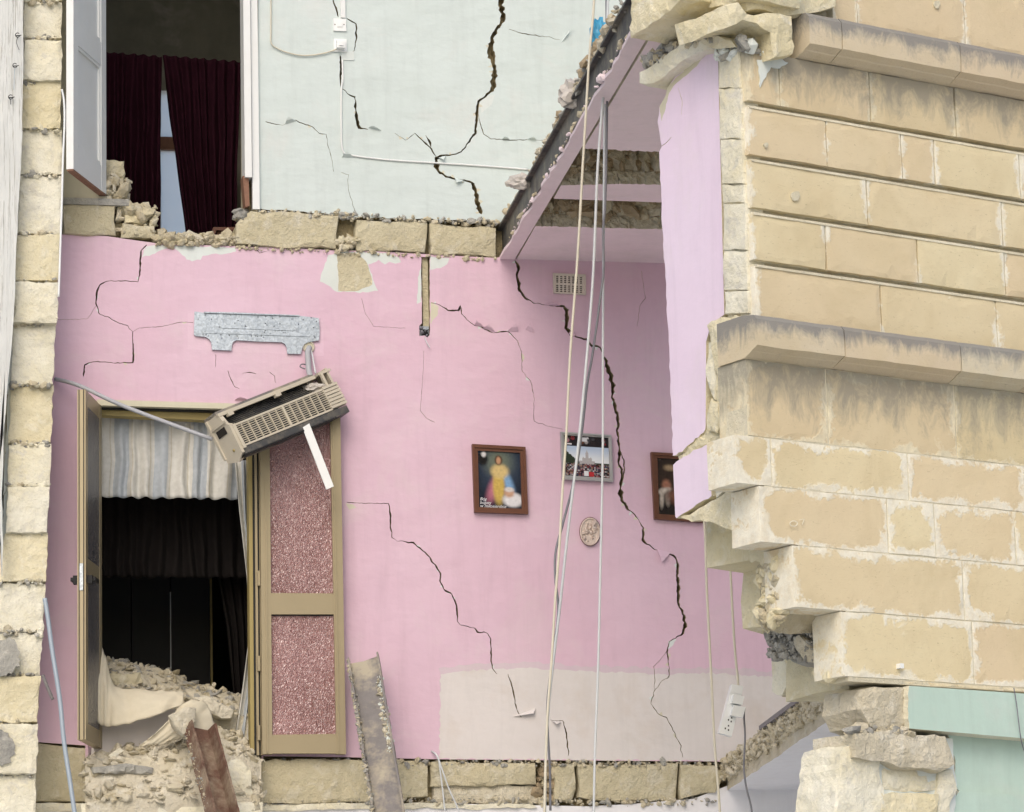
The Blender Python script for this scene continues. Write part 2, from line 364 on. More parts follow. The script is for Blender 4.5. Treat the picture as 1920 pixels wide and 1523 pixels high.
def inside(p, poly):
    r = False; j = len(poly) - 1
    for i in range(len(poly)):
        a, b = poly[i], poly[j]
        if (a[1] > p[1]) != (b[1] > p[1]) and p[0] < (b[0] - a[0]) * (p[1] - a[1]) / (b[1] - a[1]) + a[0]: r = not r
        j = i
    return r
def segd(p, a, b):
    dx, dy = b[0] - a[0], b[1] - a[1]; L = dx * dx + dy * dy
    t = 0 if L == 0 else max(0, min(1, ((p[0] - a[0]) * dx + (p[1] - a[1]) * dy) / L))
    return math.hypot(p[0] - a[0] - t * dx, p[1] - a[1] - t * dy)
def rocky(name, fr, poly, w, depth, mat, amp=.012, step=.05, chip=.012, parent=None, px=False, freq=5.0, edge='xy', grime_shade=None, jit=.004, smooth=False, **tag):
    """a stone: outline on a plane, cut into small faces, worn and chipped, extruded back by depth"""
    if px: poly = [fr.l(p[0], p[1], w) for p in poly]
    ar = sum(a[0] * b[1] - b[0] * a[1] for a, b in zip(poly, poly[1:] + poly[:1]))
    if ar < 0: poly = poly[::-1]
    rim = resample(poly, step, jit); n = len(rim)
    xs = [p[0] for p in rim]; ys = [p[1] for p in rim]
    pts = list(rim); x = min(xs) + step * .5
    while x < max(xs):
        y = min(ys) + step * .5
        while y < max(ys):
            q = (x + random.uniform(-.25, .25) * step, y + random.uniform(-.25, .25) * step)
            if inside(q, rim) and min(segd(q, rim[i], rim[i - 1]) for i in range(n)) > step * .38: pts.append(q)
            y += step
        x += step
    ov, oe, of, oi, _, _ = delaunay_2d_cdt([Vector(p) for p in pts], [], [list(range(n))], 1, 1e-6, True)
    tri = []
    for f in of:
        c = ((ov[f[0]].x + ov[f[1]].x + ov[f[2]].x) / 3, (ov[f[0]].y + ov[f[1]].y + ov[f[2]].y) / 3)
        if not inside(c, rim): continue
        if (ov[f[1]] - ov[f[0]]).cross(ov[f[2]] - ov[f[0]]) < 0: f = f[::-1]
        tri.append(list(f))
    x0, x1, y0, y1 = min(xs), max(xs), min(ys), max(ys); cx, cy = (x0 + x1) / 2, (y0 + y1) / 2
    mid = max(1, int(depth / max(step * 1.6, .03))); seed = Vector((random.uniform(-9, 9), random.uniform(-9, 9), 0)) if amp else Vector()
    def disp(a, b, c):
        p = Vector((a, b, c)); s = noise.noise_vector((p + seed) * freq) * amp + noise.noise_vector((p + seed) * freq * 3.1) * amp * .45
        return fr.W(a + s.x, b + s.y, c + s.z)
    vs, ed, gr = [], [], []; half = {}
    for f in tri:
        for i in range(3): half[(f[i], f[(i + 1) % 3])] = 1
    border = [(a, b) for (a, b) in half if (b, a) not in half]; bset = {a for a, b in border} | {b for a, b in border}
    for i, q in enumerate(ov):
        dx = min(q.x - x0, x1 - q.x); d = min(segd(q, rim[j], rim[j - 1]) for j in range(n))
        ed.append(max(0, dx) if edge == 'x' else d); gr.append(grime_shade(max(0., min(1., (q.y - y0) / (y1 - y0)))) if grime_shade else 0.0)
        cc = chip * (.35 + 1.3 * abs(noise.noise((q.x * 7 + seed.x, q.y * 7, 5)))) if i in bset else 0
        L = math.hypot(cx - q.x, cy - q.y) or 1
        vs.append(disp(q.x + (cx - q.x) / L * cc * .5, q.y + (cy - q.y) / L * cc * .5, w - cc * .8))
    fs = list(tri); nv = len(ov); ring = {i: i for i in bset}
    for r_ in range(1, mid + 2):
        t = (.12 if r_ == 1 else (r_ - 1) / mid) if mid > 0 else 1
        new = {}
        for i in bset:
            q = ov[i]; new[i] = len(vs); vs.append(disp(q.x, q.y, w - max(depth * t, chip * 1.2)))
            ed.append(0.0); gr.append(gr[i])
        for a, b in border: fs.append([ring[b], ring[a], new[a], new[b]])
        ring = new
    base = len(vs); bk = {}
    for i, q in enumerate(ov):
        if i in ring: bk[i] = ring[i]
        else:
            bk[i] = len(vs); vs.append(disp(q.x, q.y, w - depth)); ed.append(0.0); gr.append(0.0)
    for f in tri: fs.append([bk[i] for i in f[::-1]])
    return mk(name, vs, fs, mat, parent, smooth=smooth, attrs={'edge': ed, 'grime_shade': gr}, **tag)

def hexa(name, P, mat, parent=None, **tag):
    """box from 8 world points: front loop of 4, back loop of 4"""
    return mk(name, P, [[0, 1, 2, 3], [7, 6, 5, 4], [4, 5, 1, 0], [5, 6, 2, 1], [6, 7, 3, 2], [7, 4, 0, 3]], mat, parent, **tag)
def fbox(name, fr, x0, y0, x1, y1, w0, w1, mat, parent=None, **tag):
    """box on a plane; corners given in photo pixels at its front face"""
    q = [fr.l(x0, y1, w1), fr.l(x1, y1, w1), fr.l(x1, y0, w1), fr.l(x0, y0, w1)]
    a0, a1 = (q[0][0] + q[3][0]) / 2, (q[1][0] + q[2][0]) / 2; b0, b1 = (q[0][1] + q[1][1]) / 2, (q[2][1] + q[3][1]) / 2
    c = [(a0, b0), (a1, b0), (a1, b1), (a0, b1)]
    return hexa(name, [fr.W(*p, w1) for p in c] + [fr.W(*p, w0) for p in c], mat, parent, **tag)
def quadslab(name, fr, quad, w0, w1, mat, parent=None, **tag):
    q = [fr.l(p[0], p[1], w1) for p in quad]
    ar = sum(a[0] * b[1] - b[0] * a[1] for a, b in zip(q, q[1:] + q[:1]))
    if ar < 0: q = q[::-1]
    return hexa(name, [fr.W(*p, w1) for p in q] + [fr.W(*p, w0) for p in q], mat, parent, **tag)
def lbox(name, M4, c, s, mat, parent=None, **tag):
    """box in a local matrix: centre c, size s"""
    P = [M4 @ Vector((c[0] + s[0] / 2 * i, c[1] + s[1] / 2 * j, c[2] + s[2] / 2 * k_)) for k_ in (1, -1) for i, j in ((-1, -1), (1, -1), (1, 1), (-1, 1))]
    return hexa(name, P, mat, parent, **tag)
def smoothline(P, n=6):
    P = [Vector(p) for p in P]; out = []
    for i in range(len(P) - 1):
        a, b, c, d = P[max(0, i - 1)], P[i], P[i + 1], P[min(len(P) - 1, i + 2)]
        for j in range(n):
            t = j / n; out.append(.5 * ((2 * b) + (c - a) * t + (2 * a - 5 * b + 4 * c - d) * t * t + (3 * b - a - 3 * c + d) * t ** 3))
    return out + [P[-1]]
def tube(name, P, r, mat, parent=None, seg=8, sm=True, **tag):
    P = smoothline(P) if sm else [Vector(p) for p in P]; vs, fs = [], []
    up = Vector((0.31, -.9, .3)).normalized()
    for i, p in enumerate(P):
        t = (P[min(i + 1, len(P) - 1)] - P[max(i - 1, 0)]).normalized(); a = t.cross(up).normalized(); b = t.cross(a)
        for j in range(seg):
            an = 2 * math.pi * j / seg; vs.append(p + a * math.cos(an) * r + b * math.sin(an) * r)
    for i in range(len(P) - 1):
        for j in range(seg):
            k_ = (j + 1) % seg; fs.append([i * seg + j, i * seg + k_, (i + 1) * seg + k_, (i + 1) * seg + j])
    fs += [list(range(seg))[::-1], [(len(P) - 1) * seg + j for j in range(seg)]]
    return mk(name, vs, fs, mat, parent, smooth=True, **tag)
def profile(name, A, B, prof, side, up, mat, parent=None, fm=None, **tag):
    """extrude a closed (s, t) outline from A to B"""
    n = len(prof); vs = [Vector(A) + side * s + up * t for s, t in prof] + [Vector(B) + side * s + up * t for s, t in prof]
    fs = [[i, (i + 1) % n, n + (i + 1) % n, n + i] for i in range(n)] + [list(range(n))[::-1], list(range(n, 2 * n))]
    return mk(name, vs, fs, mat, parent, fm, **tag)
def chunk_geo(c, s, vs, fs, flat=False):
    """append one angular stone"""
    b = len(vs); g = (1 + 5 ** .5) / 2; q = Matrix.Rotation(random.uniform(0, 6.3), 3, Vector((random.uniform(-1, 1), random.uniform(-1, 1), random.uniform(-1, 1))).normalized())
    sc = Vector((random.uniform(.6, 1.4), random.uniform(.5, 1.1), random.uniform(.35, .8)))
    if flat: sc.z = random.uniform(.15, .4); q = Matrix.Rotation(random.gauss(0, .35), 3, 'X') @ Matrix.Rotation(random.gauss(0, .35), 3, 'Y') @ Matrix.Rotation(random.uniform(0, 6.3), 3, 'Z')
    for v in ((-1, g, 0), (1, g, 0), (-1, -g, 0), (1, -g, 0), (0, -1, g), (0, 1, g), (0, -1, -g), (0, 1, -g), (g, 0, -1), (g, 0, 1), (-g, 0, -1), (-g, 0, 1)):
        p = Vector(v) * random.uniform(.42, .66); p = Vector((p.x * sc.x, p.y * sc.y, p.z * sc.z)); vs.append(c + (q @ p) * s)
    fs += [[b + i for i in f] for f in ((0, 11, 5), (0, 5, 1), (0, 1, 7), (0, 7, 10), (0, 10, 11), (1, 5, 9), (5, 11, 4), (11, 10, 2), (10, 7, 6), (7, 1, 8), (3, 9, 4), (3, 4, 2), (3, 2, 6), (3, 6, 8), (3, 8, 9), (4, 9, 5), (2, 4, 11), (6, 2, 10), (8, 6, 7), (9, 8, 1))]
def rubble(name, sampler, n, smin, smax, mats, parent=None, **tag):
    vs, fs, fm = [], [], []; mats = [mats] if isinstance(mats, str) else mats
    for i in range(n):
        c = sampler(); s = smin + (smax - smin) * random.random() ** 2.6
        f0 = len(fs); chunk_geo(c, s, vs, fs); m = random.randrange(len(mats)); fm += [m] * (len(fs) - f0)
    return mk(name, vs, fs, mats, parent, fm, **tag)
def cloth(name, rows, folds, amp, mat, parent=None, nx=60, ny=24, n_=None, rep=1.0, ph=0.0, hem=0.0, **tag):
    """hanging cloth: rows of (left point, right point) from top to bottom, with vertical folds along n_"""
    vs, uvs, fs = [], [], []
    for j in range(ny + 1):
        t = j / ny * (len(rows) - 1); i0 = min(int(t), len(rows) - 2); f = t - i0
        A = rows[i0][0].lerp(rows[i0 + 1][0], f); B = rows[i0][1].lerp(rows[i0 + 1][1], f)
        for i in range(nx + 1):
            s = i / nx; s2 = s + .012 * noise.noise((s * 9 + ph, j * .12, 1))
            fold = math.sin(s * folds * 6.283 + ph + 2.6 * noise.noise((s * 4.3, j * .05, ph + folds))) * (.55 + .45 * j / ny) + .5 * noise.noise((s * folds * 1.7, j * .1, ph + 4))
            p = A.lerp(B, s2) + n_ * amp * fold
            if hem and j > ny - 3: p.z += .35 * hem * math.sin(s * folds * 6.283 + 1) * (j - ny + 3) / 3
            vs.append(p); uvs.append((s * rep, 1 - j / ny))
    for j in range(ny):
        for i in range(nx):
            a = j * (nx + 1) + i; fs.append([a, a + nx + 1, a + nx + 2, a + 1])
    o = mk(name, vs, fs, mat, parent, smooth=True, uvs=uvs, **tag)
    sm = o.modifiers.new('thickness', 'SOLIDIFY'); sm.thickness = .004
    return o

# ================================================================== SETTING
g = 400
mk('street', [(-g, -g, 0), (g, -g, 0), (g, g, 0), (-g, g, 0)], [[0, 1, 2, 3]], 'street_dust', kind='structure')

# ------------------------------------------------------------------ back wall of the rooms
wall = thing('interior_wall', WF.W(-1, -2.4), 'cracked inner wall of the collapsed room, pink below and white above', 'wall')
K1 = [(966,488,7),(972,500,8),(970,520,5),(975,545,7),(985,560,4),(1000,567,2),(1020,572,2),(1040,574,2),(1057,574,4),(1062,582,8),(1063,600,9),(1062,615,7),(1070,627,5),(1085,633,3),(1100,637,4),(1110,648,4),(1125,652,4),(1132,665,7),(1140,690,8),(1148,715,9),(1150,735,7),(1148,745,4),(1155,770,8),(1160,795,7),(1157,808,4),(1159,820,5),(1162,850,6),(1160,870,4),(1166,885,4),(1165,900,7),(1163,925,8),(1168,942,8),(1178,955,4),(1190,965,3),(1200,980,2),(1206,990,5),(1206,1012,6),(1213,1020,3),(1228,1030,2),(1245,1035,2),(1262,1042,4),(1270,1050,6),(1270,1080,7),(1272,1100,7),(1271,1130,5),(1282,1155,6),(1285,1175,7),(1280,1187,5),(1270,1195,3),(1255,1203,2),(1251,1220,3),(1253,1240,3),(1255,1270,2),(1240,1277,1.4),(1225,1300,1.6),(1220,1320,2),(1235,1340,2),(1250,1345,2),(1262,1370,2),(1275,1395,2),(1280,1420,1.5)]
K1b = [(1252,1218,2),(1240,1235,1),(1226,1250,1.4),(1228,1275,1.6),(1226,1296,1.4)]
K1c = [(1161,842,2),(1171,868,3),(1169,895,3),(1166,905,2)]
K2 = [(650,942,1.5),(690,944,1.5),(728,944,2),(731,955,4),(732,985,3),(735,1008,2),(745,1014,1.5),(775,1018,3),(790,1030,3),(803,1042,3),(815,1060,3),(826,1075,3),(825,1090,3),(832,1105,3),(848,1115,3),(856,1135,3.4),(858,1165,3),(863,1172,2),(890,1178,2),(895,1185,3),(915,1187,2),(920,1200,3),(921,1240,3),(927,1260,2.5),(931,1264,1.5)]
K2b = [(952,1264,1.5),(958,1280,3),(965,1310,3),(970,1335,2.5),(978,1345,1.5)]
K2c = [(1032,1350,1.2),(1055,1352,1.8),(1062,1375,3),(1065,1400,3),(1066,1417,2)]
K3 = [(275,459,2),(265,470,3),(263,490,4),(262,515,3),(258,528,2),(235,527,2),(200,527,2),(186,535,3),(181,550,4),(180,570,3),(188,590,2),(210,598,2),(220,605,2),(240,612,1.5),(248,622,1.5),(250,650,3),(250,675,5),(249,680,3),(225,681,2),(175,678,2),(158,684,3),(157,706,4)]
K3b = [(248,622,1.3),(262,615,1.3),(300,613,1.3),(340,604,1.3),(362,605,1.3)]
K3c = [(106,600,1),(165,598,1),(180,573,1.2)]
K4 = [(808,567,2),(825,572,2),(840,582,3),(860,582,4),(863,573,3),(866,588,2),(875,600,2),(890,610,2),(905,615,3),(925,625,2),(945,622,4),(955,622,2),(970,640,1.5),(978,660,1.5),(979,697,1.5),(995,715,1.3),(1001,740,1.3),(1001,790,1.3),(1030,800,1),(1055,805,1)]
K5 = [(427,695,2),(433,712,2),(440,725,2),(449,729,1.4)]
K5b = [(505,698,1.5),(515,705,1.5),(516,718,1.3)]
K5c = [(405,665,1.3),(404,688,1.2)]
K5d = [(455,700,1.2),(468,698,2.5),(480,701,1)]
K6 = [(447,466,1.5),(480,467,2),(487,475,1.5),(500,472,1)]
K7 = [(795,658,.9),(792,720,.9),(788,770,1.1),(800,785,1.1),(815,792,1)]
K8 = [(1203,508,1),(1210,560,1.1),(1200,572,.9),(1195,612,.8)]
K9 = [(678,560,1),(684,585,1.1),(700,612,1),(760,616,.9)]
chase = [(790,482),(806,482),(806,606),(805,630),(786,630),(786,611),(791,606)]
door_lo = [(181,756),(320,757),(472,764),(478,900),(484,1150),(490,1418),(488,1470),(165,1470),(172,1398),(174,1200),(178,950)]
pink_out = [(20,436),(118,440),(200,443),(262,452),(300,457),(443,462),(560,466),(632,470),(700,471),(803,477),(930,484),(945,480),(1240,490),(1560,500),(1560,1434),(1340,1428),(830,1424),(650,1420),(494,1418),(490,1440),(160,1440),(160,1398),(20,1388)]
P1 = [(266,482),(272,463),(290,459),(440,464),(443,472),(420,477),(400,476),(380,480),(376,487),(360,490),(350,487),(338,474),(325,463),(316,464),(295,472),(280,480)]
P2 = [(600,528),(606,505),(615,478),(640,472),(722,474),(748,482),(752,492),(742,494),(730,491),(722,496),(710,488),(690,496),(698,515),(704,535),(709,546),(690,549),(650,548),(628,546),(612,534)]
P2s = [(633,474),(672,475),(688,494),(697,520),(698,534),(672,545),(634,546)]
P3 = [(806,481),(842,484),(838,496),(825,503),(807,506)]
P4 = [(784,520),(790,500),(790,566),(782,570)]
P5 = [(808,566),(822,574),(820,592),(812,600),(807,612)]
low = [(826,1264),(900,1256),(1000,1253),(1080,1258),(1240,1264),(1330,1262),(1556,1277),(1556,1433),(1340,1427),(824,1423)]
plate_patch = [(352,588),(364,586),(600,600),(606,602),(607,668),(540,664),(352,655)]  # slightly lighter, cleaner pink rectangle round the mounting plate
chip1 = [(430,699),(446,708),(470,697),(480,701),(462,712),(448,728),(440,724)]
flake = [(1253,1203),(1268,1196),(1262,1210),(1252,1218)]
chip2 = [(648,944),(662,946),(668,952),(655,956)]
pink_regions = [(resample(P1, 5, 1.5), 1), (resample(P2, 5, 1.5), 1), (resample(P2s, 6, 1.2), 2), (resample(P3, 5, 1.2), 1), (resample(P4, 4, 1), 1), (resample(P5, 4, 1), 6),
                (resample([(822,1252),(900,1245),(1000,1243),(1080,1247),(1240,1254),(1330,1251),(1556,1266),(1556,1300),(823,1300)], 9, 3.5), 7), (resample(low, 6, 2.2), 3), (plate_patch, 4), (chip1, 4), (flake, 1), (chip2, 6)]
for kk, pr_, gw in ((K1, .55, 4.5), (K2, .3, 2.2), (K3, .35, 2.5), (K4, .5, 3.5), (K2c, .4, 2), (K3b, .3, 2)):
    pink_regions += [(c_, random.choice((1, 1, 6, 4))) for c_ in chips(kk, pr_, gw)]
cr_lo = [crack(c, j) for c, j in ((K1, 1.6), (K1b, .8), (K1c, 1), (K2, 1.2), (K2b, 1.0), (K2c, 1), (K3, 1.2), (K3b, .8), (K3c, .7), (K4, 1.1), (K5, .8), (K5b, .6), (K5c, .6), (K5d, .5), (K6, .8), (K7, .7), (K8, .7), (K9, .7))]
sheet('pink_plaster', WF, pink_out, 0, .075, ['pink_paint', 'undercoat', 'inner_stone', 'bare_plaster', 'pink_paint_clean', 'crack_side', 'cream_paint', 'pink_faded'], [resample(chase, 8, .8), door_lo] + cr_lo, pink_regions, wall, side=5)
# white wall of the upper room
U1 = [(935,-14,10),(940,10,11),(943,35,11),(938,47,6),(928,60,8),(922,75,10),(920,95,14),(924,115,12),(928,130,10),(926,150,11),(923,170,9),(910,180,4),(898,190,5),(895,205,7),(893,230,6),(891,250,5),(880,265,3),(865,285,3),(850,290,3),(830,292,5),(818,297,9),(818,312,10),(825,325,6),(840,333,4),(865,338,3),(880,340,4),(890,350,10),(893,370,11),(898,390,11),(903,402,7)]
U1b = [(897,215,1.5),(902,238,2),(907,252,2),(920,260,1.5),(940,262,2),(960,263,2),(1000,262,1.5),(1030,265,1)]
U1c = [(955,55,1.5),(975,62,2),(1000,66,2),(1030,70,1.5),(1050,75,1)]
U2 = [(622,-6,2),(630,15,4),(634,32,3)]
U2b = [(650,35,2),(668,45,3),(668,70,3),(665,95,2),(650,100,1)]
U2c = [(638,104,5),(639,130,5),(638,155,3),(641,166,2),(655,178,2),(665,182,4),(667,200,5),(669,225,6),(673,240,5),(690,243,1.5)]
U3 = [(740,250,1),(760,263,1.2),(778,251,2),(795,266,3),(806,276,3),(813,287,3),(818,293,3)]
U3b = [(798,254,2),(807,268,4),(808,276,2)]
U4 = [(498,228,2),(510,232,2),(530,235,1),(555,226,2),(570,233,2),(586,238,2),(598,250,2),(612,252,1.5),(614,270,1.3),(620,290,1.3),(626,322,1.2)]
U4b = [(640,324,1.2),(653,328,1.2),(652,350,1.2),(657,370,1.2),(668,402,1.5)]
U5 = [(560,340,.8),(566,142,.8)]
cr_up = [crack(c, j) for c, j in ((U1, 1.8), (U1b, .9), (U1c, .9), (U2, .8), (U2b, 1), (U2c, 1.1), (U3, .9), (U3b, .7), (U4, .9), (U4b, .9))]
up_out = [(484,-330),(1400,-330),(1400,436),(1300,430)] + resample([(935,418),(870,414),(800,411),(670,407),(560,397),(484,391)], 9, 1.5, False)
lift1 = [(898,190),(912,180),(928,178),(922,196),(903,212)]
sheet('white_plaster', WF, up_out, .004, .079, ['white_paint', 'undercoat', 'crack_side', 'cream_paint'], cr_up, [(lift1, 1)] + [(c_, 3) for kk, pr_, gw in ((U1, .5, 5), (U2c, .4, 3), (U4, .3, 2.5), (U3, .4, 3)) for c_ in chips(kk, pr_, gw)], wall, side=2)
# wall left of the upper doorway
sheet('plaster_panel', WF, [(20,-330),(192,-330),(192,300),(200,384),(20,380)], .0, .075, ['cream_paint', 'crack_side'], parent=wall)
# rough masonry behind the plaster (seen in the cracks), with the two doorways left open
up_door = [(192,-330),(458,-330),(458,400),(452,452),(300,456),(205,430),(192,380)]
sheet('masonry_core', WF, [(10,-330),(1600,-330),(1600,2300),(10,2300)], -.076, .16, ['crack_side', 'inner_stone'], [up_door, door_lo], parent=wall)
# lower room: pale wall under the floor course
sheet('lilac_plaster', WF, [(20,1520),(160,1512),(480,1508),(700,1506),(900,1508),(1100,1512),(1180,1508),(1300,1498),(1362,1474),(1600,1478),(1600,2280),(20,2280)], 0, .075, ['lilac_paint', 'crack_side'], parent=wall)

def band(polys, mat, w=.02, depth=.19, amp=.012, name='stone_block'):
    for p in polys: rocky(name, WF, p, w + random.uniform(-.012, .012), depth, mat, amp, .045, .014, wall, px=True, freq=6)
band([[(119,382),(216,384),(219,441),(119,440)], [(231,419),(290,424),(293,446),(228,444)],
      [(452,408),(470,393),(560,398),(636,403),(632,466),(560,463),(443,457),(444,420)],
      [(669,411),(740,414),(803,419),(800,472),(668,469)], [(806,420),(870,424),(934,427),(932,482),(806,476)]], 'inner_stone')
band([[(20,1392),(80,1395),(165,1402),(170,1500),(20,1505)], [(488,1426),(600,1422),(690,1424),(706,1490),(700,1504),(484,1506)], [(742,1426),(802,1428),(802,1494),(740,1500)],
      [(810,1428),(1004,1430),(1006,1472),(810,1474)], [(1040,1432),(1078,1432),(1082,1480),(1074,1506),(1040,1500)],
      [(1082,1434),(1270,1433),(1268,1500),(1180,1504),(1084,1494)], [(1276,1434),(1340,1434),(1356,1450),(1340,1486),(1276,1498)]], 'inner_stone', .015)
band([[(811,1474),(1007,1473),(1009,1508),(812,1508)]], 'dusty_stone', -.02, name='stone_course')
band([[(20,1505),(488,1506),(700,1506),(1000,1508),(1010,1516),(20,1522)]], 'pale_stone', .03, .2, name='stone_course')
def wall_strip(x0, x1, y0, y1, w0, w1, yd=0.0):
    def s():
        x = random.uniform(x0, x1); y = random.uniform(y0, y1) + yd * (x - x0)
        return WF.pt(x, y, random.uniform(w0, w1))
    return s
rubble('mortar_crumbs', wall_strip(470, 935, 391, 402, -.02, .02, .05), 260, .008, .03, ['rubble_stone', 'grey_mortar'], wall, kind='stuff')
rubble('mortar_crumbs', wall_strip(440, 930, 460, 468, -.02, .015, .045), 200, .006, .022, ['rubble_stone', 'inner_stone'], wall, kind='stuff')
rubble('mortar_crumbs', wall_strip(500, 1345, 1423, 1434, -.03, .012, .006), 420, .006, .026, ['rubble_stone', 'grey_mortar'], wall, kind='stuff')
rubble('mortar_crumbs', wall_strip(480, 1345, 1497, 1509, -.03, .02, .0), 380, .006, .026, ['rubble_stone', 'grey_mortar'], wall, kind='stuff')
rubble('mortar_crumbs', wall_strip(1006, 1040, 1440, 1505, -.12, -.02), 60, .02, .06, ['rubble_stone', 'earth_fill'], wall, kind='stuff')
rubble('mortar_crumbs', wall_strip(630, 672, 448, 470, -.06, .03), 40, .02, .055, ['rubble_stone', 'inner_stone'], wall, kind='stuff')
# conduit in the chase, and its back box
fbox('conduit', WF, 792, 478, 803, 612, -.07, -.025, 'inner_stone', wall)
bxs = fbox('back_box', WF, 787, 612, 804, 630, -.05, -.015, 'galvanised', wall)
rubble('box_wiring', wall_strip(789, 803, 614, 629, -.016, 0), 14, .008, .02, ['cable_grey', 'dowel_dark'], wall, kind='stuff')
# lifted and curled scraps of paint along the cracks
def flap(px, out=.03):
    a, b, c = px; P = [WF.pt(*a, .003), WF.pt(*b, .003), WF.pt(*c, out)]; m = [(P[0] + P[2]) / 2 + WF.n * .008, (P[1] + P[2]) / 2 + WF.n * .008]
    vs = P + m; vs2 = [v - WF.n * .003 for v in vs]
    return vs + vs2, [[0, 1, 4, 3], [3, 4, 2], [6, 5, 8, 9], [9, 8, 7], [0, 3, 8, 5], [3, 2, 7, 8], [2, 4, 9, 7], [4, 1, 6, 9], [1, 0, 5, 6]]
for px, m in (([(1232,1030),(1258,1036),(1241,1054)], 'pink_paint'), ([(890,610),(908,614),(893,600)], 'pink_paint'), ([(905,616),(928,622),(916,608)], 'pink_paint'), ([(950,622),(972,622),(968,606)], 'pink_paint'), ([(985,618),(1000,624),(994,606)], 'pink_paint'),
              ([(1020,572),(1050,574),(1036,567)], 'pink_paint'), ([(1065,626),(1078,632),(1076,616)], 'pink_paint'), ([(1052,82),(1060,66),(1074,50)], 'white_paint'), ([(940,262),(956,262),(947,256)], 'white_paint'), ([(988,262),(1006,264),(1001,256)], 'white_paint'),
              ([(690,240),(716,246),(700,236)], 'white_paint'), ([(822,296),(836,292),(832,300)], 'white_paint'), ([(534,234),(556,228),(540,219)], 'white_paint'), ([(640,296),(664,296),(650,284)], 'white_paint'), ([(852,333),(872,340),(856,342)], 'white_paint'),
              ([(962,1344),(1004,1328),(1000,1338)], 'bare_plaster'), ([(1034,1352),(1052,1354),(1044,1358)], 'bare_plaster'), ([(470,752),(440,750),(450,744)], 'pink_paint')):
    v, f = flap(px); mk('loose_flake', v, f, m, wall)
# right casing of the upper doorway
fbox('door_casing', WF, 470, -330, 483, 392, -.02, .03, 'white_joinery', wall)
fbox('door_jamb', WF, 456, -330, 469, 332, -.10, .055, 'white_joinery', wall)
quadslab('splintered_jamb', WF, [(455,330),(466,330),(468,386),(460,388)], -.08, .03, 'timber_raw', wall)

# rooms behind the two doorways
def room(name, x0, x1, ytop, ybot, depth, mat, win=None):
    a0 = WF.l(x0, 800)[0]; a1 = WF.l(x1, 800)[0]; b1 = WF.l(500, ytop)[1]; b0 = WF.l(500, ybot)[1]
    w0, w1 = -.24, -.24 - depth; t = .12
    root = thing(name, WF.W((a0 + a1) / 2, b0, w1 / 2), None, None, kind='structure')
    def bb(n, A0, A1, B0, B1, W0, W1): hexa(n, [WF.W(A0, B0, W0), WF.W(A1, B0, W0), WF.W(A1, B1, W0), WF.W(A0, B1, W0), WF.W(A0, B0, W1), WF.W(A1, B0, W1), WF.W(A1, B1, W1), WF.W(A0, B1, W1)], mat, root)
    bb('side_wall', a0 - t, a0, b0, b1, w0, w1); bb('side_wall', a1, a1 + t, b0, b1, w0, w1)
    bb('ceiling', a0 - t, a1 + t, b1, b1 + t, w0, w1); bb('floor', a0 - t, a1 + t, b0 - t, b0, w0, w1)
    if win:
        c0, c1, d0, d1 = win
        bb('rear_wall', a0 - t, c0, b0, b1, w1, w1 - t); bb('rear_wall', c1, a1 + t, b0, b1, w1, w1 - t)
        bb('rear_wall', c0, c1, d1, b1, w1, w1 - t); bb('rear_wall', c0, c1, b0, d0, w1, w1 - t)
    else: bb('rear_wall', a0 - t, a1 + t, b0, b1, w1, w1 - t)
    return root, (a0, a1, b0, b1, w1)
w1u = -.24 - 2.6
c0, d1 = WF.l(292, 168, w1u); c1, d0 = WF.l(334, 470, w1u)
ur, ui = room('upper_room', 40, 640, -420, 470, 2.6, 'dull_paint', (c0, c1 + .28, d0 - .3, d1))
# window seen between the curtains
wn = thing('window', WF.W(c0, d0 - .3, w1u), 'narrow bright window between the dark curtains of the upper room', 'window')
def wbx(n, A0, A1, B0, B1, W0, W1, m): return hexa(n, [WF.W(A0, B0, W0), WF.W(A1, B0, W0), WF.W(A1, B1, W0), WF.W(A0, B1, W0), WF.W(A0, B0, W1), WF.W(A1, B0, W1), WF.W(A1, B1, W1), WF.W(A0, B1, W1)], m, wn)
c2 = c1 + .28; dm = WF.l(300, 268, w1u)[1]
wbx('transom', c0, c2, dm - .05, dm + .04, w1u + .02, w1u - .06, 'timber_raw')
wbx('sash', c0, c0 + .03, d0 - .3, d1, w1u + .018, w1u - .058, 'white_joinery'); wbx('sash', c2 - .03, c2, d0 - .3, d1, w1u + .018, w1u - .058, 'white_joinery')
wbx('pane', c0 + .03, c2 - .03, dm + .04, d1, w1u - .02, w1u - .026, 'frosted_pane'); wbx('pane', c0 + .03, c2 - .03, d0 - .3, dm - .05, w1u - .02, w1u - .026, 'frosted_pane')
lr, li = room('lower_room', 20, 640, 640, 1440, 2.4, 'dark_wardrobe')

